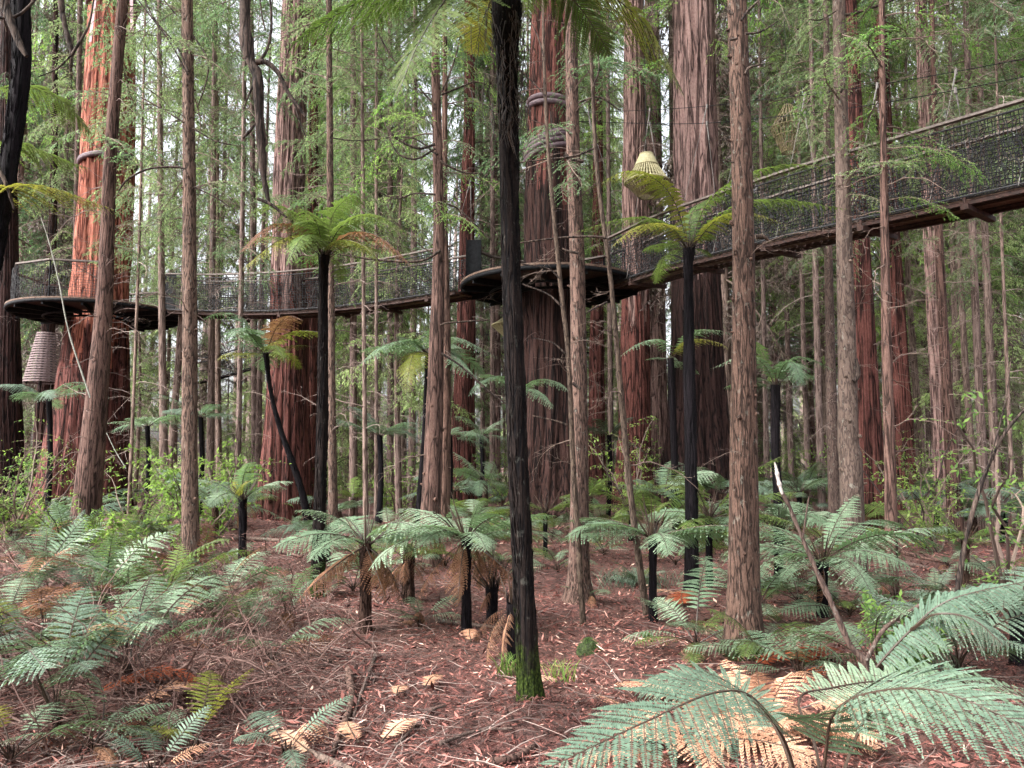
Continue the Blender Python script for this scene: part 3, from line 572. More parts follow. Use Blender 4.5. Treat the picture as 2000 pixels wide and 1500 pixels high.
def arc_curve(L, e0, e1, bend=0.0):
    s = np.linspace(0, 1, 7); e = e0 + (e1 - e0) * s**1.1; x = np.r_[0, np.cumsum(np.cos(e[:-1]) * L / 6)]; z = np.r_[0, np.cumsum(np.sin(e[:-1]) * L / 6)]
    return np.stack([x, bend * L * s**2, z], -1)
FR = {}
OPEN = ('tall', 'wide', 'erect')
def frond_mesh(kind, mt, v):
    """cached unit-length frond meshes; kind sets the arch"""
    key = (kind, mt, v)
    if key not in FR:
        e0, e1, W, dp, st, cp, gp = {'high': (1.05, -0.5, .22, .25, .2, 0, .04), 'flat': (0.55, -0.45, .23, .3, .16, 0, .03), 'low': (0.35, -0.9, .22, .35, .14, 0, 0), 'narrow': (0.8, -0.3, .15, .15, .12, 0, 0),
            'hang': (-0.4, -1.45, .16, .4, .15, .9, .25), 'dead': (0.5, -1.1, .2, .7, .15, .8, .2), 'up': (1.3, 0.2, .24, .2, .2, 0, 0), 'strap': (0.9, -0.5, .1, .1, .08, 0, 0), 'tall': (1.2, -0.45, .2, .25, .36, 0, .05), 'wide': (0.8, -0.35, .21, .25, .3, 0, .04), 'erect': (1.35, 0.15, .19, .2, .3, 0, .03)}[kind]
        base = FR.get((kind, None, v))
        if base is None:
            base = FR[(kind, None, v)] = frond_geo(arc_curve(1.0, e0 + 0.12 * math.sin(v * 2.1), e1 + 0.35 * math.sin(v * 3.7 + 1), 0.13 * math.sin(v * 1.9)), W * (0.85 + 0.3 * abs(math.sin(v * 1.3))), 17 if kind in OPEN else 20, 12, st, 31 * v + len(kind) * 7, dp, 0.008, roll=-0.12 if kind != 'hang' else -0.5, curlp=cp, gap=gp, wide=0.36 if kind in OPEN else 0.5)
        FR[key] = base.mesh('frond', [M['petiole'], M[mt]])
    return FR[key]
def fern_crown(t, top, q, spec, wid=1.0):
    """spec rows (kind, material, count, length, (az0, az1))"""
    for kind, mt, n, L, az in spec:
        for k in range(n):
            a = az[0] + (az[1] - az[0]) * (k + q.uniform(0.1, 0.9)) / n
            f = obj('frond', frond_mesh(kind, mt, int(q.integers(6))), t, tuple(top))
            s = L * q.uniform(0.65, 1.15); f.rotation_euler = (q.normal(0, 0.28), q.normal(0, 0.2), a); f.scale = (s, s * wid, s * q.uniform(0.85, 1.1))
TWO = (0, 2 * np.pi)
def fern_trunk(Wl, q, mossy=False, fib=260, rough=0.05, stubs=40, sides=30):
    g, s = trunk_geo(Wl, sides, rough, 0.25, 110, q.random() * 50, 0.1)
    zs = s[:, 2]
    H = zs[-1] - zs[0]
    for k in range(fib):        # ribs and loose fibres lying on the stem
        z = zs[0] + H * q.random(); a = q.random() * 6.28; l = q.uniform(0.04, 0.16); x, y, r = (np.interp([z, min(z + l, zs[-1])], zs, s[:, j]) for j in (0, 1, 3))
        o1, o2 = 0.98, q.uniform(1.0, 1.16); da = q.normal(0, 0.15)
        tube(g, [[x[0] + math.cos(a) * r[0] * o1, y[0] + math.sin(a) * r[0] * o1, z], [x[1] + math.cos(a + da) * r[1] * o2, y[1] + math.sin(a + da) * r[1] * o2, z + l]], [0.10 * r[0], 0.03 * r[0]], 4, q.random() * 0.6, 0)
    return g, s
def tree_fern(label, d, pts, spec, topn=0, seed=0, mt='black', name='tree_fern', fib=260, petioles=10, wid=1.0, group=None):
    q = np.random.default_rng(seed); W = []
    for px, py, w in pts:
        W.append([*P(px, py, d), w * 0.5 / FPX * d * 0.9])
    W = np.array(W)[::-1]; W[0][2] = gz1(W[0][0], W[0][1]) - 0.15; org = W[0][:3] + np.array([0, 0, 0.15]); Wl = W.copy(); Wl[:, :3] -= org
    t = thing(name, label, 'tree fern', org, group); g, s = fern_trunk(Wl, q, fib=fib); part('trunk', g, M[mt], t, True)
    top = Wl[-1, :3]; 
    if petioles:
        gp = G()
        for k in range(petioles):
            a = q.random() * 6.28; e = q.uniform(0.6, 1.4); l = q.uniform(0.2, 0.5) * (0.6 if topn else 1)
            dr = np.array([math.cos(a) * math.cos(e), math.sin(a) * math.cos(e), math.sin(e)]); b = top + dr * 0.01 - np.array([0, 0, 0.06])
            tube(gp, [b, b + dr * l * 0.6, b + dr * l + [0, 0, q.normal(0, 0.03)]], [0.009, 0.007, 0.003], 5, q.random())
        part('old_stalks', gp, M['petiole'], t)
    fern_crown(t, top - np.array([0, 0, 0.03]), q, spec, wid); return t, top, q
def add_frond(t, pxs, W, mt, seed, npin=30, npl=22, start=0.12, up=(0, 0, 1), droop=0.15, r0=0.007, sweep=0.3, roll=-0.1, gap=0, curlp=0, peak=0.35, fat=1.7, wide=0.6):
    """a frond through photo points (px, py, depth), parented to thing t"""
    org = np.array(t.location); c = np.array([P(*p) for p in pxs]) - org
    part('frond', frond_geo(c, W, npin, npl, start, seed, droop, r0, sweep, roll, up, gap=gap, curlp=curlp, peak=peak, wide=wide, fat=fat), [M['petiole'], M[mt]], t)

# tall central tree fern
t, top, q = tree_fern('tallest black tree fern in the centre with mossy green foot', 5.2,
    [(988, -40, 64), (989, 30, 62), (990, 80, 52), (991, 150, 45), (995, 300, 41), (998, 500, 39), (1005, 700, 41), (1012, 900, 41), (1021, 1100, 42), (1030, 1280, 45), (1035, 1350, 52), (1038, 1385, 60), (1040, 1402, 82)],
    [('high', 'frond', 5, 1.7, (0.2, 3.0))], seed=1, mt='black_moss', fib=900, petioles=26)
for a in [([(990, -30, 5.2), (900, -90, 5.0), (800, -40, 4.8), (680, 15, 4.6), (560, 95, 4.5)], .5, 'frond_deep'), ([(990, -30, 5.2), (930, -60, 4.9), (870, 0, 4.6), (815, 90, 4.4), (775, 190, 4.3)], .46, 'frond_deep'),
          ([(990, -30, 5.2), (930, -70, 5.3), (850, -60, 5.5), (760, -10, 5.7), (700, 60, 5.9)], .36, 'frond_deep'), ([(990, -20, 5.2), (960, 0, 5.6), (940, 50, 6.0), (925, 110, 6.3)], .33, 'frond_olive'),
          ([(990, -30, 5.2), (1070, -90, 5.0), (1180, -20, 4.8), (1270, 60, 4.7), (1335, 185, 4.6)], .5, 'frond_olive'), ([(990, -30, 5.2), (1060, -40, 5.3), (1120, 0, 5.4), (1170, 70, 5.5), (1190, 110, 5.6)], .36, 'frond_deep'),
          ([(990, -30, 5.2), (1080, -100, 4.7), (1200, -80, 4.3), (1330, -30, 4.1)], .42, 'frond_deep'), ([(990, -30, 5.2), (960, -120, 4.6), (920, -140, 4.0), (860, -90, 3.5)], .4, 'frond_deep')]:
    add_frond(t, a[0], a[1], a[2], int(q.integers(999)), droop=0.3, r0=0.01)
gf = G()
for k in range(150):      # shaggy root fibres hanging below the crown
    px = 990 + q.normal(0, 26); y0 = q.uniform(-10, 230); a0 = P(px, y0, 5.2 - q.uniform(-0.05, 0.12)); l = q.uniform(20, 90)
    tube(gf, [a0, P(px + q.normal(0, 5), y0 + l * 0.5, 5.1), P(px + q.normal(0, 9), y0 + l, 5.12)] - np.array(t.location), [0.004, 0.003, 0.001], 3, q.random())
part('hanging_fibres', gf, M['petiole'], t)

# left mid tree fern
t, top, q = tree_fern('black tree fern with full round crown before the left bridge', 9.3,
    [(633, 500, 24), (631, 560, 20), (630, 800, 24), (626, 950, 25), (622, 1100, 28), (621, 1180, 36)],
    [('flat', 'frond', 6, 1.05, (0, 3.14)), ('high', 'frond', 3, 0.9, TWO)], seed=2, mt='black_moss', fib=500, petioles=14)
for a in [([(633, 500, 9.3), (590, 430, 9.1), (530, 400, 8.9), (478, 418, 8.7)], .31, 'frond'), ([(633, 500, 9.3), (600, 450, 9.1), (530, 440, 8.8), (468, 492, 8.5)], .29, 'frond_brown'),
          ([(633, 500, 9.3), (600, 462, 9.0), (545, 470, 8.7), (468, 528, 8.4)], .29, 'frond_olive'), ([(633, 500, 9.3), (650, 420, 9.2), (685, 385, 9.1), (722, 392, 9)], .3, 'frond'),
          ([(633, 500, 9.3), (670, 440, 9.1), (735, 420, 8.9), (818, 470, 8.7)], .31, 'frond'), ([(633, 500, 9.3), (680, 460, 9.0), (735, 460, 8.7), (805, 520, 8.4)], .28, 'frond_brown'),
          ([(633, 500, 9.3), (665, 470, 8.8), (710, 480, 8.3), (745, 520, 8.1)], .22, 'frond_olive'), ([(633, 500, 9.3), (610, 460, 8.7), (585, 470, 8.2), (560, 520, 8.0)], .24, 'frond'),
          ([(633, 500, 9.3), (620, 440, 8.8), (600, 415, 8.3), (575, 405, 8.0)], .24, 'frond')]:
    add_frond(t, a[0], a[1], a[2], int(q.integers(999)), 26, 14, droop=0.5)

# small leaning tree fern
t, top, q = tree_fern('small leaning tree fern in front of the large bridge redwood', 17,
    [(519, 690, 13), (528, 760, 10), (545, 830, 12), (570, 900, 15), (592, 970, 16), (604, 1020, 18)], [('flat', 'frond_pale', 5, 1.25, (1.2, 4.8)), ('flat', 'frond_olive', 3, 1.3, (-1.2, 1.0))], seed=3, fib=120, petioles=8)
for a in [([(519, 690, 17), (540, 640, 16.5), (565, 618, 16), (590, 625, 15.7)], .4, 'frond_brown'), ([(519, 690, 17), (490, 655, 16.5), (470, 640, 16), (440, 665, 15.6)], .4, 'frond_pale'),
          ([(519, 690, 17), (480, 690, 16.6), (445, 690, 16.2), (420, 706, 16)], .3, 'frond_olive'), ([(519, 690, 17), (570, 650, 16.8), (630, 650, 16.6), (680, 670, 16.5)], .35, 'frond_olive'),
          ([(519, 690, 17), (470, 620, 17.2), (430, 612, 17.4), (395, 625, 17.6)], .3, 'frond_pale'), ([(519, 690, 17), (535, 675, 16), (548, 690, 15.5), (558, 710, 15.2)], .3, 'frond')]:
    add_frond(t, a[0], a[1], a[2], int(q.integers(999)), 22, 8, droop=0.3, r0=0.012)

# right tall tree fern
t, top, q = tree_fern('black tree fern with yellow green fronds beneath the cream lantern', 9.5,
    [(1346, 485, 26), (1344, 540, 20), (1346, 700, 24), (1350, 900, 25), (1351, 1050, 26), (1350, 1165, 32)],
    [('flat', 'frond', 4, 1.0, (0.3, 2.8)), ('high', 'frond', 2, 0.8, (0, 3))], seed=4, fib=500, petioles=16)
for a in [([(1346, 490, 9.5), (1320, 400, 9.3), (1280, 350, 9.1), (1220, 335, 8.9), (1150, 372, 8.8)], .26, 'frond_olive'), ([(1346, 490, 9.5), (1300, 440, 9.2), (1230, 425, 8.9), (1115, 455, 8.7)], .22, 'frond'),
          ([(1346, 490, 9.5), (1310, 445, 9.0), (1250, 440, 8.5), (1190, 485, 8.2)], .24, 'frond_olive'), ([(1346, 490, 9.5), (1380, 400, 9.4), (1450, 345, 9.2), (1540, 322, 9.1), (1628, 330, 9)], .24, 'frond'),
          ([(1346, 490, 9.5), (1390, 430, 9.2), (1460, 395, 9.0), (1540, 392, 8.8), (1660, 410, 8.7)], .26, 'frond'), ([(1346, 490, 9.5), (1400, 430, 8.9), (1460, 415, 8.5), (1540, 440, 8.2)], .22, 'frond_olive'),
          ([(1346, 490, 9.5), (1350, 420, 9.6), (1380, 390, 9.8), (1420, 390, 10)], .24, 'frond')]:
    add_frond(t, a[0], a[1], a[2], int(q.integers(999)), 26, 14, droop=0.45)

# other tree ferns at eye level
t, top, q = tree_fern('pale spreading tree fern tucked behind the reddish slender conifer', 14,
    [(836, 690, 13), (833, 760, 11), (828, 880, 14), (815, 990, 20)], [('flat', 'frond_pale', 9, 1.15, TWO)], seed=5, fib=100, petioles=8)
for a in [([(836, 690, 14), (800, 665, 13.5), (750, 675, 13), (700, 715, 12.6)], .3, 'frond_pale'), ([(836, 690, 14), (880, 660, 13.6), (920, 670, 13.2), (975, 700, 13)], .3, 'frond_pale'), ([(836, 690, 14), (870, 680, 13.3), (910, 720, 12.8), (945, 745, 12.6)], .3, 'frond_pale'),
          ([(836, 690, 14), (810, 690, 13.2), (798, 730, 12.8), (793, 770, 12.7)], .32, 'frond_olive')]:
    add_frond(t, a[0], a[1], a[2], int(q.integers(999)), 24, 10, droop=0.4, r0=0.01)
t, top, q = tree_fern('tree fern with drooping fronds half hidden behind the tallest black trunk', 12,
    [(1012, 765, 12), (1014, 850, 12), (1016, 1075, 16)], [('flat', 'frond_pale', 4, 0.8, (0.3, 2.8))], seed=6, fib=60, petioles=4)
for a in [([(1012, 765, 12), (980, 735, 11.6), (940, 745, 11.3), (915, 775, 11.1)], .2, 'frond_pale'), ([(1012, 765, 12), (1050, 742, 11.7), (1085, 745, 11.5), (1112, 765, 11.3)], .2, 'frond_pale'), ([(1012, 765, 12), (1040, 760, 11.4), (1070, 785, 11.1), (1078, 800, 11)], .2, 'frond_pale')]:
    add_frond(t, a[0], a[1], a[2], int(q.integers(999)), 22, 9, droop=0.4)
t, top, q = tree_fern('stout black tree fern standing right of the nearest thick trunk', 13,
    [(1514, 752, 22), (1515, 790, 20), (1514, 880, 18), (1519, 960, 19), (1522, 1060, 24)], [('flat', 'frond_pale', 4, 0.95, (0.2, 3.0)), ('high', 'frond', 2, 0.8, (0, 3))], seed=7, fib=200, petioles=10)
for a in [([(1514, 755, 13), (1490, 710, 12.7), (1450, 695, 12.5), (1385, 722, 12.4)], .22, 'frond_pale'), ([(1514, 755, 13), (1530, 715, 12.7), (1550, 710, 12.4), (1568, 755, 12.2)], .3, 'frond_pale'), ([(1514, 755, 13), (1540, 705, 12.8), (1580, 700, 12.7), (1632, 725, 12.6)], .24, 'frond_pale'),
          ([(1514, 755, 13), (1490, 690, 13.2), (1470, 665, 13.4), (1430, 655, 13.6)], .22, 'frond')]:
    add_frond(t, a[0], a[1], a[2], int(q.integers(999)), 22, 10, droop=0.3)
t, top, q = tree_fern('pale crowned tree fern behind the broad grey redwood foot', 14.5,
    [(1310, 700, 14), (1316, 860, 15), (1322, 1010, 20)], [('flat', 'frond_pale', 3, 1.0, (0.3, 2.8))], seed=8, fib=60, petioles=4)
for a in [([(1312, 700, 14.5), (1290, 665, 14), (1250, 670, 13.6), (1205, 700, 13.4)], .24, 'frond_pale'), ([(1312, 700, 14.5), (1350, 650, 14), (1400, 645, 13.6), (1435, 655, 13.4)], .24, 'frond_pale'), ([(1312, 700, 14.5), (1350, 665, 13.6), (1400, 668, 13.2), (1425, 685, 13)], .24, 'frond_olive')]:
    add_frond(t, a[0], a[1], a[2], int(q.integers(999)), 22, 9, droop=0.3)
for i, (label, d, px, pt, pb, w, kind, mt, n, L) in enumerate([
    ('broad pale green tree fern behind the very thin trunk', 16, 742, 850, 1030, 13, 'flat', 'frond_blue', 13, 1.25),
    ('dark stemmed little tree fern right of the left platform redwood', 18, 288, 832, 990, 10, 'flat', 'frond_pale', 9, 1.0),
    ('tree fern with pale fronds behind the knotted left trunk', 19, 392, 815, 1000, 11, 'flat', 'frond_blue', 10, 1.3),
    ('bluish tree fern under the left platform edge', 20, 96, 780, 1000, 11, 'flat', 'frond_blue', 8, 1.4),
    ('tree fern with bluish fronds at far right below the twin trunks', 17, 1830, 975, 1030, 14, 'flat', 'frond_blue', 12, 1.4),
    ('bluish tree fern reaching in at the right edge', 15, 1960, 1000, 1070, 14, 'flat', 'frond_blue', 12, 1.2),
    ('tree fern glimpsed right of the mid sized redwood', 20, 940, 850, 990, 10, 'flat', 'frond_pale', 8, 1.0),
    ('tree fern glimpsed below the centre platform sapling', 19, 1190, 850, 990, 10, 'flat', 'frond_blue', 8, 1.0),
    ('black stemmed tree fern close left of the central pair', 16, 878, 850, 1010, 12, 'low', 'frond_pale', 8, 0.9),
    ('small tree fern at the foot of the right pale trunk pair', 16, 1560, 960, 1040, 11, 'flat', 'frond_pale', 9, 1.1)]):
    tree_fern(label, d, [(px, pt, w), (px + 2, (pt + pb) / 2, w * 0.9), (px - 3, pb, w * 1.2)], [(kind, mt, n, L, TWO)], seed=20 + i, fib=40, petioles=5, name='small_tree_fern')

# black leaning trunk at the left edge
t, top, q = tree_fern('black shaggy trunk leaning across the left edge', 5.0,
    [(42, -120, 40), (40, 0, 38), (42, 120, 36), (30, 230, 38), (14, 340, 36), (0, 430, 36), (-40, 700, 40), (-90, 1450, 60)],
    [('high', 'frond', 4, 1.4, TWO)], seed=9, fib=900, petioles=10)
for a in [([(-90, 380, 5.2), (0, 370, 5.0), (90, 365, 4.9), (230, 412, 4.9)], .26, 'frond_olive'), ([(-90, 330, 5.6), (20, 280, 5.6), (90, 300, 5.7), (175, 330, 5.8)], .26, 'frond'), ([(-60, 200, 6), (20, 170, 6.2), (110, 190, 6.4), (180, 265, 6.6)], .34, 'frond')]:
    add_frond(t, a[0], a[1], a[2], int(q.integers(999)), 28, 18, droop=0.4)
# leaning trunk's stout dead side limbs
g = G(); o0 = np.array(t.location)
g = None
for pp in ([(5, 0, 20), (20, 40, 17), (38, 85, 14), (52, 110, 8)], [(0, 35, 7), (35, 30, 6), (68, 0, 5), (90, -30, 4)], [(-5, 325, 9), (12, 360, 8), (28, 408, 5)]):
    s = spline([[*(P(a, b, 4.85) - o0), w * 0.5 / FPX * 4.85] for a, b, w in pp], 12); g = G(); tube(g, s[:, :3], s[:, 3], 8); part('dead_limb', g, M['deadwood'], t, True)

# low trunked ferns (skirted) and stumps
def low_fern(label, px, pb, pt, w, spec, seed, mt='stub', name='fern', pet=14, lean=0, group=None, fib=150):
    b = hit(px, pb); d = b[1]
    return tree_fern(label, d, [(px + lean, pt, w), (px + lean * 0.5, (pt + pb) / 2, w * 0.85), (px, pb, w * 1.1)], spec, seed=seed, mt=mt, name=name, fib=fib, petioles=pet, group=group)
low_fern('short black stemmed fern left of the large bridge redwood foot', 474, 1125, 975, 18, [('flat', 'frond_pale', 8, .85, TWO), ('hang', 'frond_brown', 2, .6, TWO), ('up', 'frond_olive', 2, .6, TWO)], 41, 'black')
low_fern('brown skirted fern nearest the black round crowned tree fern', 714, 1235, 1060, 26, [('flat', 'frond_pale', 9, 1.0, TWO), ('hang', 'frond_brown', 8, .8, TWO)], 42)
low_fern('short fern behind and right of the brown skirted one', 797, 1180, 1085, 28, [('flat', 'frond', 7, .8, TWO), ('hang', 'frond_brown', 7, .6, TWO)], 43)
low_fern('silver topped fern with upright dark stem in the middle', 911, 1237, 1050, 22, [('flat', 'frond_pale', 14, 1.1, TWO), ('hang', 'frond_brown', 7, 1.0, TWO)], 44, 'black')
low_fern('leafless black fern stump with wiry dead stalks', 961, 1222, 1145, 26, [('hang', 'frond_brown', 2, .4, TWO)], 45, 'black', 'fern_stump', 30)
low_fern('dark leafless stump touching the tallest black trunk', 1001, 1302, 1178, 24, [('hang', 'frond_brown', 3, .6, (2, 5))], 46, 'black', 'fern_stump', 8)
low_fern('black stemmed fern right of the bent brown sapling', 1275, 1215, 1048, 18, [('flat', 'frond_pale', 10, 1.15, TWO)], 47, 'black')
low_fern('wide green fern around the right tall black trunk', 1385, 1150, 1010, 16, [('flat', 'frond', 8, 1.3, TWO), ('flat', 'frond_pale', 4, 1.2, TWO)], 48, 'black')
low_fern('dark stemmed fern spreading right of the nearest thick trunk', 1521, 1150, 1030, 20, [('flat', 'frond_pale', 10, 1.3, TWO)], 49, 'black')
low_fern('wide silver fern on black stump in front of the smooth grey trunk', 1606, 1215, 1095, 24, [('flat', 'frond_pale', 13, 1.15, TWO), ('hang', 'frond_brown', 3, .7, TWO)], 50, 'black')
low_fern('dark stemmed fern at the right near the twin trunks', 1886, 1150, 1060, 16, [('flat', 'frond', 7, .8, TWO), ('flat', 'frond_pale', 4, .9, TWO)], 51)
low_fern('fern with stout dark base at the right edge', 1992, 1300, 1195, 40, [('flat', 'frond_blue', 9, 1.1, TWO)], 52, 'black')
low_fern('mossy thin stem fern right of the tallest black trunk', 1065, 1090, 1000, 10, [('flat', 'frond', 8, 1.0, TWO)], 53, 'black')
low_fern('bright fern at the foot of the broad grey redwood', 1232, 1060, 985, 10, [('flat', 'frond', 9, .95, TWO)], 54, 'black')
low_fern('fern beside the pale root mound under the left bridge', 640, 1100, 1035, 12, [('flat', 'frond_blue', 7, .9, TWO)], 55, 'black')

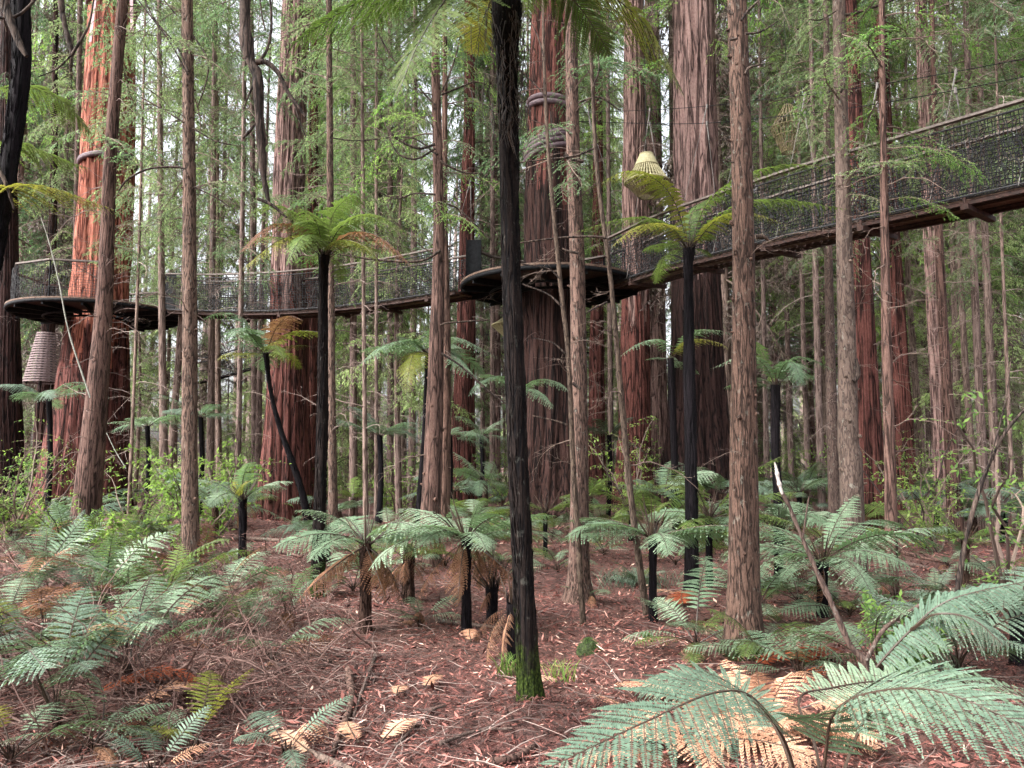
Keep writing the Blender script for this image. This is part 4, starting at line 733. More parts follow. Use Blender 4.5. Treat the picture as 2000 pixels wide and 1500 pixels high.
# stemless ground ferns
def ground_fern(label, px, py, L, spec, seed, group=None, rise=0.0):
    q = np.random.default_rng(seed); b = hit(px, py); t = thing('ground_fern', label, 'fern', b, group)
    g = G()
    for k in range(7): a = q.random() * 6.28; tube(g, [[0, 0, -0.03], [math.cos(a) * .03, math.sin(a) * .03, .05 + q.random() * .06]], [0.012, 0.004], 5, q.random())
    part('rootstock', g, M['stub'], t); fern_crown(t, (0, 0, 0.02), q, [({'high': 'tall', 'flat': 'wide', 'up': 'erect'}.get(k, k), m, n, L * s, z) for k, m, n, s, z in spec]); return t
gf = [
 (250, 1330, 1.05, 'frond_pale', 'high', 9, 'frond_tan', 'high', 2, 'large pale fern arching over the dark root mound'),
 (110, 1420, 0.95, 'frond_blue', 'high', 8, 'frond_rust', 'hang', 2, 'bluish fern near the lower left corner'),
 (20, 1330, 0.9, 'frond_pale', 'high', 7, 'frond_olive', 'high', 2, 'pale fern cut by the left edge below the thicket'),
 (300, 1190, 0.9, 'frond_pale', 'high', 7, 'frond_brown', 'high', 5, 'half withered fern in the middle of the left thicket'),
 (150, 1200, 0.9, 'frond_blue', 'high', 7, 'frond_brown', 'high', 5, 'bluish and brown fern in the left thicket'),
 (40, 1190, 0.95, 'frond_pale', 'flat', 6, 'frond_brown', 'high', 5, 'brown tangled fern at the left edge'),
 (420, 1240, 0.85, 'frond_pale', 'high', 8, 'frond_olive', 'high', 3, 'pale fern with yellow fronds before the knotted left trunk'),
 (530, 1300, 0.8, 'frond_pale', 'flat', 5, 'frond_brown', 'dead', 2, 'sparse fern reaching right across open litter'),
 (230, 1100, 0.95, 'frond_blue', 'high', 6, 'frond', 'up', 6, 'upright green fern before the left platform redwood'),
 (90, 1090, 0.9, 'frond_pale', 'high', 7, 'frond_tan', 'high', 3, 'grey green fern at the left redwood foot'),
 (340, 1080, 0.9, 'frond_blue', 'high', 7, 'frond_pale', 'high', 2, 'bluish fern left of the knotted left trunk foot'),
 (500, 1180, 0.7, 'frond_pale', 'high', 6, 'frond_brown', 'high', 3, 'small pale fern right of the knotted left trunk foot'),
 (375, 1490, 0.55, 'frond_olive', 'up', 5, 'frond_pale', 'high', 2, 'small upright fern at the bottom left'),
 (300, 1530, 0.5, 'frond_blue', 'flat', 5, 'frond_tan', 'flat', 2, 'low green fern touching the bottom edge'),
 (560, 1490, 0.5, 'frond_blue', 'flat', 4, 'frond_tan', 'dead', 1, 'little bluish fern in the litter near the bottom'),
 (20, 1500, 0.7, 'frond_pale', 'flat', 6, 'frond_olive', 'high', 2, 'pale fern in the bottom left corner'),
 (820, 1225, 0.55, 'frond_pale', 'flat', 6, 'frond_brown', 'dead', 2, 'silvery low fern between the skirted ferns'),
 (1250, 1150, 0.5, 'frond_blue', 'narrow', 12, 'frond_olive', 'strap', 6, 'grassy green fern clump right of the straight conifer foot'),
 (1150, 1180, 0.45, 'frond_pale', 'flat', 6, 'frond_brown', 'dead', 2, 'tiny fern at the straight conifer foot'),
 (1360, 1270, 0.95, 'frond_pale', 'flat', 8, 'frond', 'flat', 3, 'flat spreading fern left of the nearest thick trunk'),
 (1480, 1290, 0.85, 'frond', 'flat', 5, 'frond_pale', 'flat', 3, 'fern fanning across the nearest thick trunk foot'),
 (1720, 1330, 0.95, 'frond_pale', 'high', 9, 'frond_blue', 'high', 4, 'silvery fern beneath the leaning grey stick'),
 (1870, 1320, 1.0, 'frond_blue', 'high', 9, 'frond_pale', 'high', 4, 'bluish fern with drooping tips at the right'),
 (1750, 1180, 0.75, 'frond_pale', 'flat', 7, 'frond_brown', 'dead', 1, 'low fern at the thin flaky trunk foot'),
 (1960, 1150, 0.9, 'frond_pale', 'flat', 8, 'frond', 'flat', 3, 'broad fern beyond the right edge stump'),
 (700, 1100, 0.7, 'frond_pale', 'flat', 7, 'frond', 'flat', 2, 'fern behind the brown skirted fern'),
 (870, 1110, 0.8, 'frond', 'flat', 8, 'frond_pale', 'flat', 4, 'green fern at the reddish slender conifer foot'),
 (1090, 1120, 0.7, 'frond_pale', 'flat', 7, 'frond', 'flat', 2, 'fern right of the black centre trunk, before the dark redwood foot'),
 (1440, 1090, 0.9, 'frond', 'flat', 9, 'frond_pale', 'flat', 2, 'fern behind the nearest thick trunk'),
 (60, 1140, 0.8, 'frond_brown', 'high', 6, 'frond_pale', 'high', 4, 'withered fern at the left edge under the shrub'),
 (200, 1150, 0.8, 'frond_pale', 'high', 6, 'frond_brown', 'dead', 4, 'mixed fern between the green upright fern and the left edge'),
 (360, 1150, 0.8, 'frond_brown', 'high', 5, 'frond_pale', 'high', 5, 'brown fern tangle left of the knotted left trunk foot'),
 (440, 1120, 0.6, 'frond_pale', 'flat', 6, 'frond', 'up', 3, 'small fern right behind the knotted left trunk'),
 (90, 1260, 0.85, 'frond_brown', 'high', 6, 'frond_pale', 'high', 4, 'grey withered fern above the dark lower left mound'),
 (200, 1260, 0.8, 'frond_pale', 'high', 7, 'frond_brown', 'dead', 3, 'pale fern just behind the thick grey branch'),
 (340, 1260, 0.8, 'frond_pale', 'high', 7, 'frond_tan', 'high', 2, 'fern with straw tipped fronds behind the root mound'),
 (480, 1250, 0.7, 'frond_pale', 'high', 6, 'frond', 'high', 2, 'pale fern left of the sparse one'),
 (10, 1250, 0.8, 'frond_pale', 'high', 6, 'frond_brown', 'high', 4, 'half cut pale fern on the left edge'),
 (180, 1480, 0.6, 'frond_pale', 'high', 6, 'frond_brown', 'dead', 3, 'pale fern low in the bottom left litter'),
 (60, 1060, 0.8, 'frond_blue', 'high', 8, 'frond_pale', 'high', 3, 'bluish fern at the far side of the left thicket'),
 (300, 1040, 0.7, 'frond_blue', 'high', 7, 'frond_pale', 'high', 3, 'fern beside the slim leaning redwood foot'),
 (450, 1045, 0.6, 'frond_blue', 'high', 7, 'frond_brown', 'dead', 1, 'fern behind the short black stemmed one'),
 (760, 1130, 0.7, 'frond_pale', 'flat', 8, 'frond', 'flat', 2, 'pale fern filling the gap behind the skirted ferns'),
 (980, 1110, 0.8, 'frond_pale', 'flat', 9, 'frond', 'flat', 2, 'pale fern left behind the tallest black trunk'),
 (1180, 1090, 0.8, 'frond_pale', 'flat', 8, 'frond', 'flat', 3, 'light green fern between the straight conifer and bent sapling'),
 (1320, 1110, 0.8, 'frond_pale', 'flat', 8, 'frond', 'flat', 3, 'light fern just left of the right tall black trunk'),
 (1560, 1110, 1.0, 'frond_pale', 'flat', 9, 'frond', 'flat', 3, 'broad pale fern between thick and smooth trunks'),
 (1660, 1210, 0.9, 'frond_pale', 'flat', 8, 'frond', 'flat', 2, 'pale fern right of the black stump, by the smooth trunk foot'),
 (1820, 1240, 0.8, 'frond_pale', 'flat', 8, 'frond_blue', 'high', 2, 'mid sized fern on the right clearing edge'),
 (1560, 1330, 0.7, 'frond_pale', 'flat', 7, 'frond_rust', 'dead', 2, 'pale fern left of the leaning stick foot'),
 (1940, 1230, 0.9, 'frond_pale', 'flat', 8, 'frond_blue', 'flat', 2, 'fern spreading before the right edge stump'),
 (1700, 1100, 0.6, 'frond_pale', 'flat', 7, 'frond', 'flat', 2, 'fern tucked beside the red redwood foot'),
 (1850, 1110, 0.6, 'frond_pale', 'flat', 6, 'frond_brown', 'dead', 1, 'small fern on the right clearing'),
 (200, 1200, 1.15, 'frond_pale', 'up', 7, 'frond_brown', 'high', 3, 'tall upright pale fern in the left thicket'),
 (330, 1230, 1.1, 'frond', 'up', 6, 'frond_pale', 'high', 3, 'tall green fern just left of the knotted left trunk'),
 (70, 1170, 1.15, 'frond_pale', 'up', 7, 'frond_blue', 'high', 3, 'tall pale fern near the left edge shrub'),
 (440, 1190, 0.95, 'frond_pale', 'up', 6, 'frond_brown', 'high', 3, 'tall thin fern right of the knotted left trunk'),
 (140, 1090, 1.1, 'frond_blue', 'up', 7, 'frond_pale', 'high', 4, 'tall bluish fern hiding the left platform redwood foot'),
 (280, 1085, 1.0, 'frond', 'up', 7, 'frond_pale', 'high', 3, 'tall green fern hiding the slim leaning redwood foot'),
 (560, 1220, 0.75, 'frond_pale', 'up', 5, 'frond_brown', 'dead', 2, 'thin upright fern left of the brown skirted one'),
 (1500, 1470, 0.62, 'frond_tan', 'flat', 10, 'frond_brown', 'flat', 3, 'dead peach coloured fern collapsed behind the dark stalks'),
 (1330, 1505, 0.75, 'frond_tan', 'flat', 9, 'frond_brown', 'flat', 2, 'dead pale orange fern at the bottom edge right of centre'),
 (1600, 1450, 0.6, 'frond_tan', 'flat', 7, 'frond_brown', 'flat', 2, 'dead straw fern right of the dark stalks'),
 (690, 1160, 0.8, 'frond_pale', 'flat', 7, 'frond', 'flat', 2, 'pale fern leaning left out of the brown skirted one'),
 (850, 1060, 1.0, 'frond_pale', 'flat', 9, 'frond', 'flat', 3, 'broad fern behind the reddish slender conifer foot'),
 (960, 1070, 1.0, 'frond', 'flat', 9, 'frond_pale', 'flat', 4, 'broad green fern left of the dark centre redwood foot'),
 (1080, 1050, 1.0, 'frond_pale', 'flat', 9, 'frond', 'flat', 3, 'broad fern hiding the dark centre redwood foot'),
 (1180, 1040, 1.0, 'frond_pale', 'flat', 9, 'frond', 'flat', 3, 'broad fern right of the straight brown conifer'),
 (1400, 1060, 1.1, 'frond', 'flat', 10, 'frond_pale', 'flat', 4, 'layered green fern before the broad grey redwood'),
 (1480, 1200, 0.9, 'frond_pale', 'flat', 8, 'frond', 'flat', 2, 'fern crossing behind the nearest thick trunk at knee height'),
 (1560, 1180, 1.0, 'frond_pale', 'flat', 9, 'frond_tan', 'dead', 2, 'pale fern between the thick trunk and the black stump'),
 (760, 1045, 0.9, 'frond_pale', 'flat', 8, 'frond', 'flat', 2, 'fern in the far middle left of the slender conifers'),
 (1620, 1080, 1.0, 'frond', 'flat', 8, 'frond_pale', 'flat', 3, 'green fern left of the smooth grey trunk'),
 (1830, 1180, 0.7, 'frond_blue', 'flat', 7, 'frond_pale', 'flat', 2, 'low fern in front of the twin trunk clearing'),
 (270, 1230, 0.9, 'frond_pale', 'high', 9, 'frond_brown', 'high', 2, 'lush pale fern in the heart of the left thicket'),
 (130, 1320, 0.85, 'frond_blue', 'high', 8, 'frond_olive', 'high', 2, 'bluish fern between mound and left edge'),
 (580, 1045, 0.6, 'frond_pale', 'high', 8, 'frond_brown', 'dead', 1, 'tuft of fern against the large bridge redwood foot'),
]
for i, (px, py, L, m1, k1, n1, m2, k2, n2, lab) in enumerate(gf):
    ground_fern(lab, px, py, L, [(k1, m1, n1, 1.0, TWO), (k2, m2, n2, 0.85, TWO)], 300 + i)
for i in range(74):           # understory ferns further back
    d = rng.uniform(13, 34); px = rng.uniform(-60, 2060); x = (px - 1000) / FPX * d
    if d < 19 and (430 < px < 1400) and rng.random() < 0.6: continue
    q = np.random.default_rng(700 + i); t = thing('ground_fern', ('bluish', 'pale', 'green')[i % 3] + ' background fern, ' + region(px, d + 12), 'fern', (x, d, gz1(x, d)), 'ferns filling the far understory')
    g = G(); hgt = q.uniform(0.05, 0.9); tube(g, [[0, 0, -0.1], [0, 0, hgt]], [0.08, 0.06], 7); part('rootstock', g, M['stub'], t)
    fern_crown(t, (0, 0, hgt), q, [('flat', ('frond_blue', 'frond_pale', 'frond')[i % 3], 9, q.uniform(0.9, 1.4), TWO)])

# big foreground fern, bottom right
hub = hit(1600, 1500); hub[1] -= 1.15; hub[0] = 1.25; hub[2] = gz1(hub[0], hub[1])
t = thing('ground_fern', 'largest foreground fern with grey green fronds at the bottom right', 'fern', hub)
g = G(); tube(g, [[0, 0, -0.1], [0, 0, 0.12]], [0.1, 0.07], 9); part('rootstock', g, M['stub'], t)
H3 = (1580, 1780, 3.1)
for pxs, W, mt, st in [
    ([H3, (1610, 1500, 2.9), (1640, 1380, 2.75), (1790, 1345, 2.55), (1950, 1395, 2.4), (2120, 1500, 2.3)], .33, 'frond_fore', .42),
    ([H3, (1550, 1500, 3.0), (1480, 1372, 2.8), (1400, 1352, 2.7), (1260, 1410, 2.5), (1040, 1515, 2.35)], .28, 'frond_fore', .40),
    ([H3, (1550, 1520, 3.2), (1500, 1400, 3.4), (1440, 1350, 3.6), (1330, 1325, 3.7), (1235, 1350, 3.8)], .24, 'frond_fore', .46),
    ([H3, (1600, 1500, 3.1), (1560, 1370, 3.3), (1620, 1345, 3.4), (1740, 1330, 3.5), (1880, 1350, 3.6)], .26, 'frond_pale', .5),
    ([H3, (1650, 1500, 3.2), (1720, 1370, 3.5), (1860, 1330, 3.7), (2020, 1350, 3.9)], .32, 'frond_pale', .34),
    ]:
    add_frond(t, pxs, W, mt, int(rng.integers(999)), 24, 34, st, droop=0.16, r0=0.009, roll=-0.08, wide=0.6, up=(0, -0.36, 1), fat=1.15, sweep=0.42)
# arching stem fern from the centre right (silver, hanging)
t = ground_fern('fern on a long arched stem rising to the right edge', 1655, 1400, 0.5, [('high', 'frond_brown', 2, 0.8, TWO)], 91)
for pxs, W, mt in [([(1655, 1400, 5.0), (1700, 1320, 4.8), (1780, 1230, 4.7), (1860, 1170, 4.6), (2030, 1130, 4.5)], .25, 'frond_fore'), ([(1780, 1230, 4.7), (1830, 1200, 4.5), (1900, 1210, 4.4), (1960, 1260, 4.3)], .22, 'frond_blue')]:
    add_frond(t, pxs, W, mt, 7, 28, 20, .3, droop=0.35, r0=0.012, up=(0, -0.4, 1))

# dead fronds lying on the floor
def lying(label, px, py, L, mt, az, seed, W=.26, lift=0.04, kind='fallen_frond'):
    b = hit(px, py); t = None; s = np.linspace(0, 1, 6); c = np.stack([L * s, 0.06 * L * np.sin(s * 3), lift + 0.12 * L * np.sin(s * 2.6)], -1)
    c = c @ rotz(az).T; c[:, 2] += np.array([gz1(b[0] + a[0], b[1] + a[1]) - b[2] for a in c])
    o = obj(kind, frond_geo(c, W * L, 22, 14, .1, seed, 0.1, 0.006, curlp=0.15, gap=.1).mesh(kind, [M['petiole'], M[mt]]), None, tuple(b)); tag(o, label, 'dead frond')
for i, a in enumerate([
    ('broad peach frond lying between the dark stalks', 1520, 1440, .8, 'frond_tan', 1.9), ('light peach frond right of the dark stalks at the bottom', 1640, 1460, .7, 'frond_tan', 0.9), ('straw coloured frond left of the dark stalks, near the bottom', 1390, 1450, .7, 'frond_tan', 3.6), ('rusty frond under the dark stalks', 1450, 1385, .6, 'frond_rust', 4.2), ('pale straw frond at the bottom right corner', 1760, 1500, .7, 'frond_tan', 2.4),
    ('tan fallen frond under the big foreground fern', 1400, 1395, .75, 'frond_tan', 2.6), ('peach fallen frond at the bottom edge left of the dark stalks', 1340, 1480, .8, 'frond_tan', 0.3),
    ('tan fallen frond pointing at the dark stalks', 1480, 1450, .7, 'frond_tan', 1.2), ('dry frond curling right of the dark stalks', 1560, 1400, .7, 'frond_tan', -0.5),
    ('pale dry frond heaped behind the big foreground fern', 1500, 1345, .65, 'frond_tan', 3.4), ('rusty red dead frond at the thick trunk foot', 1470, 1330, .7, 'frond_rust', 0.2),
    ('rust coloured frond right of the thick trunk foot', 1560, 1320, .6, 'frond_rust', 0.6), ('second peach frond heaped at the bottom edge', 1430, 1500, .6, 'frond_tan', 2.9),
    ('orange brown dead frond before the right tall tree fern', 1335, 1200, .6, 'frond_rust', 1.3), ('crumpled brown frond in the dead heap', 1300, 1190, .6, 'frond_brown', 0.7), ('light curled frond in the dead heap', 1325, 1170, .5, 'frond_tan', 2.2),
    ('small pale frond before the silver topped fern', 920, 1265, .32, 'frond_tan', 1.6), ('short orange frond standing in the open litter', 775, 1375, .25, 'frond_tan', 1.5), ('orange frond tip right of the other in the open litter', 830, 1355, .28, 'frond_tan', 1.2),
    ('yellowish broken frond near the bottom', 745, 1470, .32, 'frond_tan', 1.0), ('second yellowish broken frond near the bottom', 700, 1475, .3, 'frond_tan', 2.0), ('dry frond leaning on the mossy foot', 1000, 1350, .35, 'frond_tan', 0.2),
    ('pale dry frond at the bottom left of centre', 610, 1490, .35, 'frond_tan', 2.5), ('rusty frond lying under the lower left ferns', 160, 1400, .7, 'frond_rust', 0.3), ('tan frond beneath the large pale left fern', 250, 1420, .6, 'frond_tan', 0.6),
    ('withered frond lying in the left thicket', 420, 1290, .6, 'frond_brown', 2.7)]):
    lying(a[0], a[1], a[2], a[3], a[4], a[5], 60 + i)

# ---------------------------------------------------------------- aerial walkway
Z0 = 5.87
PC = P(1075, 553, 18.3); PL = P(192, 605, 23.5)
PCc = np.array([PC[0], 18.3, 5.87]); PLc = np.array([PL[0], 23.5, 6.2])
def netting(g, bot, topf, n, m, r=0.006, q=rng, jit=0.012):
    """square rope mesh between two polylines (N,3) sampled n times, m cells high"""
    A = spline(bot, n); B = spline(topf, n); u = np.linspace(0, 1, m + 1)[:, None, None]
    Gd = A[None] * (1 - u) + B[None] * u; Gd += q.normal(0, jit, Gd.shape) * np.minimum(1, np.minimum(u, 1 - u) * 6 + 0.15)
    sag = 0.05 * np.sin(np.linspace(0, n * 0.09, n))[None, :, None] * u * (1 - u) * 4; Gd[:, :, 2:3] -= sag * 0.5
    for i in range(m + 1): tube(g, Gd[i], r, 3, 0.5, 0, cap=False)
    for j in range(n): tube(g, Gd[:, j], r, 3, 0.5, 0, cap=False)
def platform(label, c, Rr, nm):
    t = thing('lookout_platform', label, 'platform', c); q = np.random.default_rng(5); an = np.linspace(0, 2 * np.pi, 73)
    g = G(); ri = 0.75
    nb = 46   # timber deck boards across the disc with a hole for the tree
    for k in range(nb):
        y = -Rr + (k + 0.5) * 2 * Rr / nb; hw = math.sqrt(max(0, Rr**2 - y**2)); hi = math.sqrt(max(0, ri**2 - y**2))
        for a, b in (((-hw, -hi), (hi, hw)) if hi > 0 else ((-hw, hw),)):
            if b - a > 0.05: box(g, ((a + b) / 2, y, 0.0), ((b - a) / 2, 0, 0), (0, Rr / nb * 0.93, 0), (0, 0, 0.018))
    part('deck', g, M['wood_dark'], t)
    g = G(); tube(g, np.stack([np.cos(an) * Rr, np.sin(an) * Rr, an * 0 - 0.05], -1), 0.055, 8, cap=False); part('rim_pipe', g, M['black_steel'], t, True)
    g = G(); ro = Rr + 0.04; v = []; 
    for a in an: 
        for rr, z in ((ro, 0.0), (ro, 0.045), (ro - 0.16, 0.045), (ro - 0.16, 0.02)): v.append((math.cos(a) * rr, math.sin(a) * rr, z))
    v = np.array(v); i = np.arange(72)[:, None] * 4; j = np.arange(3)[None]; g.add(v, np.stack([i + j, i + 4 + j, i + 5 + j, i + 1 + j], -1).reshape(-1, 4)); part('edge_board', g, M['wood'], t)
    g = G()
    for k in range(14):
        a = k * 2 * np.pi / 14 + 0.1; dr = np.array([math.cos(a), math.sin(a), 0]); sd = np.array([-math.sin(a), math.cos(a), 0])
        box(g, dr * (Rr + ri) / 2 + [0, 0, -0.10], dr * (Rr - ri) / 2, sd * 0.03, [0, 0, 0.07])
    for rr in (ri + 0.05, 1.45): tube(g, np.stack([np.cos(an) * rr, np.sin(an) * rr, an * 0 - 0.2], -1), 0.035, 6, cap=False)
    part('support_beams', g, M['black_steel'], t)
    return t
T1 = platform('round platform hung around the massive centre redwood', PCc, 2.12, 0)
T2 = platform('round platform hung around the orange redwood on the left', PLc, 2.38, 0)
def railing(t, Rr, a0, a1, n):
    """posts, timber handrail and net round part of the platform"""
    RH = 1.12
    aa = np.linspace(a0, a1, n); g = G(); gp = G(); gn = G(); pt = [(math.cos(a) * (Rr - 0.1), math.sin(a) * (Rr - 0.1)) for a in aa]
    for k in range(n - 1):
        A = np.array([*pt[k], RH]); B = np.array([*pt[k + 1], RH]); d = (B - A) / 2; u = nz(np.cross(d, [0, 0, 1.0])); box(g, (A + B) / 2, d * 1.01, u * 0.05, [0, 0, 0.022])
    for x, y in pt: gp = G(); tube(gp, [[x, y, 0], [x, y, RH - 0.02]], 0.02, 6); part('post', gp, M['black_steel'], t)
    netting(gn, [[x, y, 0.03] for x, y in pt], [[x, y, RH - 0.05] for x, y in pt], int(abs(a1 - a0) * Rr / 0.085), 14)
    part('handrail', g, M['rail'], t); part('netting', gn, M['net'], t)
railing(T2, 2.38, R(25), R(300), 9); railing(T1, 2.12, R(20), R(160), 7)
def bridge(label, cl, width, nc, seed):
    """cl: centreline of the deck (rows xyz), world coordinates"""
    q = np.random.default_rng(seed); org = np.array(cl[0], float); n = 120; c = spline(np.array(cl, float) - org, n); t = thing('suspension_bridge', label, 'bridge', org)
    tg = nz(np.gradient(c, axis=0)); sd = nz(np.cross(tg, [0, 0, 1.0])); L = np.linalg.norm(np.diff(c, axis=0), axis=1).sum(); upv = np.array([0, 0, 1.0])
    g = G(); k = int(L / 0.14)
    for j in range(k):
        a = (j + 0.5) / k * (n - 1); i = int(a); p = c[i] + (c[min(i + 1, n - 1)] - c[i]) * (a - i); box(g, p, tg[i] * 0.062, sd[i] * width / 2, np.array([0, 0, 0.02]), q.random())
    part('deck', g, M['wood'], t)
    g = G()
    for s in (-1, 1):
        e = c + sd * s * (width / 2 - 0.04) - upv * 0.052; i = np.arange(n)
        v = np.stack([e - sd * 0.03 - upv * .028, e + sd * 0.03 - upv * .028, e + sd * 0.03 + upv * .028, e - sd * 0.03 + upv * .028], 1).reshape(-1, 3); a = np.arange(n - 1)[:, None] * 4; b = np.arange(4)[None]; bb = (b + 1) % 4
        g.add(v, np.stack([a + b, a + bb, a + bb + 4, a + b + 4], -1).reshape(-1, 4))
        f = c + sd * s * (width / 2 - 0.2) - upv * 0.06; tube(g, f, 0.025, 5, cap=False)
    part('stringers', g, M['wood_dark'], t)
    g = G(); kj = max(3, int(L / 1.5))
    for j in range(kj):
        g = G(); i = int((j + 0.5) / kj * (n - 1)); box(g, c[i] - upv * 0.13, tg[i] * 0.05, sd[i] * (width / 2 + 0.09), upv * 0.035)
        for s in (-1, 1): tube(g, [c[i] + sd[i] * s * (width / 2 + 0.07) - upv * 0.15, c[i] + sd[i] * s * (width / 2 + 0.07) + upv * 0.0], 0.02, 6)
        part('cross_joist', g, M['wood_dark'], t)
    RH = 1.1
    for s in (-1, 1):
        rp = c + sd * s * (width / 2 + 0.10) + upv * RH; g = G(); a = np.arange(n - 1)[:, None] * 4; b = np.arange(4)[None]; bb = (b + 1) % 4
        v = np.stack([rp - sd * 0.04 - upv * .018, rp + sd * 0.04 - upv * .018, rp + sd * 0.04 + upv * .018, rp - sd * 0.04 + upv * .018], 1).reshape(-1, 3)
        g.add(v, np.stack([a + b, a + bb, a + bb + 4, a + b + 4], -1).reshape(-1, 4)); part('handrail', g, M['rail'], t)
        g = G(); netting(g, c + sd * s * (width / 2 + 0.02) + upv * 0.0, rp - upv * 0.1 - sd * s * 0.02, int(L / nc), 16, 0.0074, q, 0.012)
        tube(g, rp - upv * 0.10, 0.014, 5, cap=False); tube(g, c + sd * s * (width / 2 + 0.03) + upv * 0.03, 0.016, 5, cap=False)
        part('netting', g, M['net'], t)
    return t, c + org, sd, L
CB1 = [P(345, 611, 23.2), P(440, 614, 22.6), P(560, 613, 21.6), P(680, 605, 20.6), P(790, 592, 19.6), P(905, 574, 18.6)]
CB2 = [P(1225, 560, 17.6), P(1320, 528, 15.8), P(1450, 497, 14.0), P(1620, 458, 12.4), P(1820, 418, 11.0), P(2010, 378, 10.0), P(2280, 320, 8.8)]
b1, c1, s1, L1 = bridge('rope netted bridge sagging between the two round platforms', CB1, 0.75, 0.085, 1)
b2, c2, s2, L2 = bridge('rope netted bridge climbing from the centre platform to the right edge', CB2, 0.75, 0.062, 2)
def hangers(t, c, s, wire0, wire1, n, width):
    """main cables above the bridge and their droppers"""
    org = np.array(t.location); g = G(); gd = G()
    for sg, wp in ((-1, wire0), (1, wire1)):
        w = spline([P(*k) for k in wp], 60) - org; tube(g, w, 0.007, 5, cap=False)
        for j in range(n):
            f = (j + 0.5) / n; a = w[int(f * 59)]; cc = c - org; k = np.argmin((cc[:, 0] - a[0])**2 + (cc[:, 1] - a[1])**2); e = cc[k] + s[k] * sg * (width / 2 + 0.1) + np.array([0, 0, 0.0])
            gd = G(); tube(gd, [a, a - (a - e) * 0.12], 0.012, 6); tube(gd, [a - (a - e) * 0.12, e], 0.0045, 4)
            tube(gd, [a + [0, 0, .04], a - [0, 0, .05]], 0.022, 6); part('dropper_rope', gd, M['rope'], t)
    part('main_cables', g, M['black_steel'], t)
hangers(b2, c2, s2, [(1100, 236, 18.3), (1320, 242, 15.8), (1480, 232, 13.7), (1700, 205, 11.7), (2000, 150, 9.9), (2200, 100, 9)], [(1095, 222, 18.6), (1320, 212, 16.4), (1480, 196, 14.2), (1700, 168, 12.2), (2000, 115, 10.5), (2200, 70, 9.6)], 9, 0.75)
hangers(b1, c1, s1, [(262, 395, 23.8), (420, 455, 22.8), (600, 478, 21.3), (760, 455, 19.9), (1010, 310, 18.5)], [(262, 385, 24.4), (420, 440, 23.3), (600, 462, 21.9), (760, 440, 20.4), (1010, 296, 19)], 6, 0.75)
# dark fabric gate flaps where bridges meet the platforms
for (px, py, d, w, h, lab) in ((925, 515, 18.6, .36, 1.2, 'dark fabric gate where the left bridge meets the centre platform'), (330, 570, 23.2, .4, 1.2, 'dark fabric gate where the left bridge leaves the left platform')):
    p = P(px, py, d); g = G(); nn = 12; u = np.linspace(0, 1, nn)
    for sx in (0, 0.015):
        v = np.stack([np.stack([(u - .5) * w, np.sin(u * 5) * 0.012 + sx, u * 0 + z], -1) for z in np.linspace(-h / 2, h / 2, 8)], 0); i = np.arange(7)[:, None] * nn + np.arange(nn - 1)[None]
        g.add(v.reshape(-1, 3), np.stack([i, i + 1, i + nn + 1, i + nn], -1).reshape(-1, 4))
    tube(g, [[-w / 2, 0, -h / 2 - .1], [-w / 2, 0, h / 2 + .05]], 0.012, 7); tube(g, [[w / 2, 0, -h / 2 - .1], [w / 2, 0, h / 2 + .05]], 0.012, 7)
    tag(obj('bridge_gate', g.mesh('bridge_gate', M['black_steel'], True), None, tuple(p)), lab, 'gate')
# far walkway beyond the trunks, right and left
for cl, lab in (([P(1490, 690, 34), P(1620, 712, 34), P(1800, 714, 34), P(2060, 706, 34)], 'pale railed walkway far off behind the right trunks'), ([P(150, 745, 34), P(280, 762, 33), P(400, 745, 32), P(540, 706, 31)], 'dim netted walkway far off under the left bridge'),
                ([P(640, 690, 36), P(760, 694, 36), P(930, 690, 36), P(1180, 690, 36)], 'dim walkway line far off under the centre platform')):
    cl = np.array(cl); org = cl[0]; c = spline(cl - org, 40); t = thing('far_walkway', lab, 'walkway', org); g = G(); tube(g, c, 0.07, 4); part('deck', g, M['black_steel'], t)
    g = G(); tube(g, c + [0, 0, 1.0], 0.03, 4); tube(g, c + [0, 0.8, 1.02], 0.03, 4); part('handrail', g, M['white_slat'] if 'pale' in lab else M['net'], t)
    g = G(); netting(g, c, c + [0, 0, 0.98], 110, 8, 0.007); part('netting', g, M['net'], t)

# padded hose wraps round the trunks
def wrap(label, px, py, d, r, n, tilt, seed, gapz=0.13):
    c = P(px, py, d); g = G(); q = np.random.default_rng(seed); a = np.linspace(0, 2 * np.pi, 60)
    for k in range(n):
        tl = tilt * (1 + 0.25 * k / max(1, n - 1)); tube(g, np.stack([np.cos(a) * r, np.sin(a) * r, k * gapz + tl * r * np.cos(a + q.normal(0, .2))], -1), 0.075, 9, cap=False)
    tag(obj('trunk_wrap', g.mesh('trunk_wrap', M['hose'], True), None, tuple(c)), label, 'wrap')
RC = 46 / FPX * 18.3; wrap('padded collar of dark hoses low on the centre redwood', 1076, 305, 18.3, 0.60, 4, 0.25, 1); wrap('upper dark hose collar on the centre redwood', 1078, 218, 18.3, 0.56, 2, -0.12, 2)
wrap('dark hose collar round the orange redwood', 211, 322, 24, 0.80, 2, 0.12, 3); wrap('thin dark hose collar near the top of the orange redwood', 222, 12, 24, 0.74, 1, 0.1, 4)
g = G(); A = P(256, -40, 23.1)
for k, (a, b) in enumerate(((256, 258), (190, 176))):
    p0, p1 = P(a, -40, 23.2), P(b, 62 + 20 * k, 23.25); box(g, (p0 + p1) / 2 - A, (p1 - p0) / 2, (0.05, 0, 0), (0, 0.01, 0))
tag(obj('strap', g.mesh('strap', M['strap']), None, tuple(A)), 'pink webbing straps hanging on the orange redwood', 'strap')

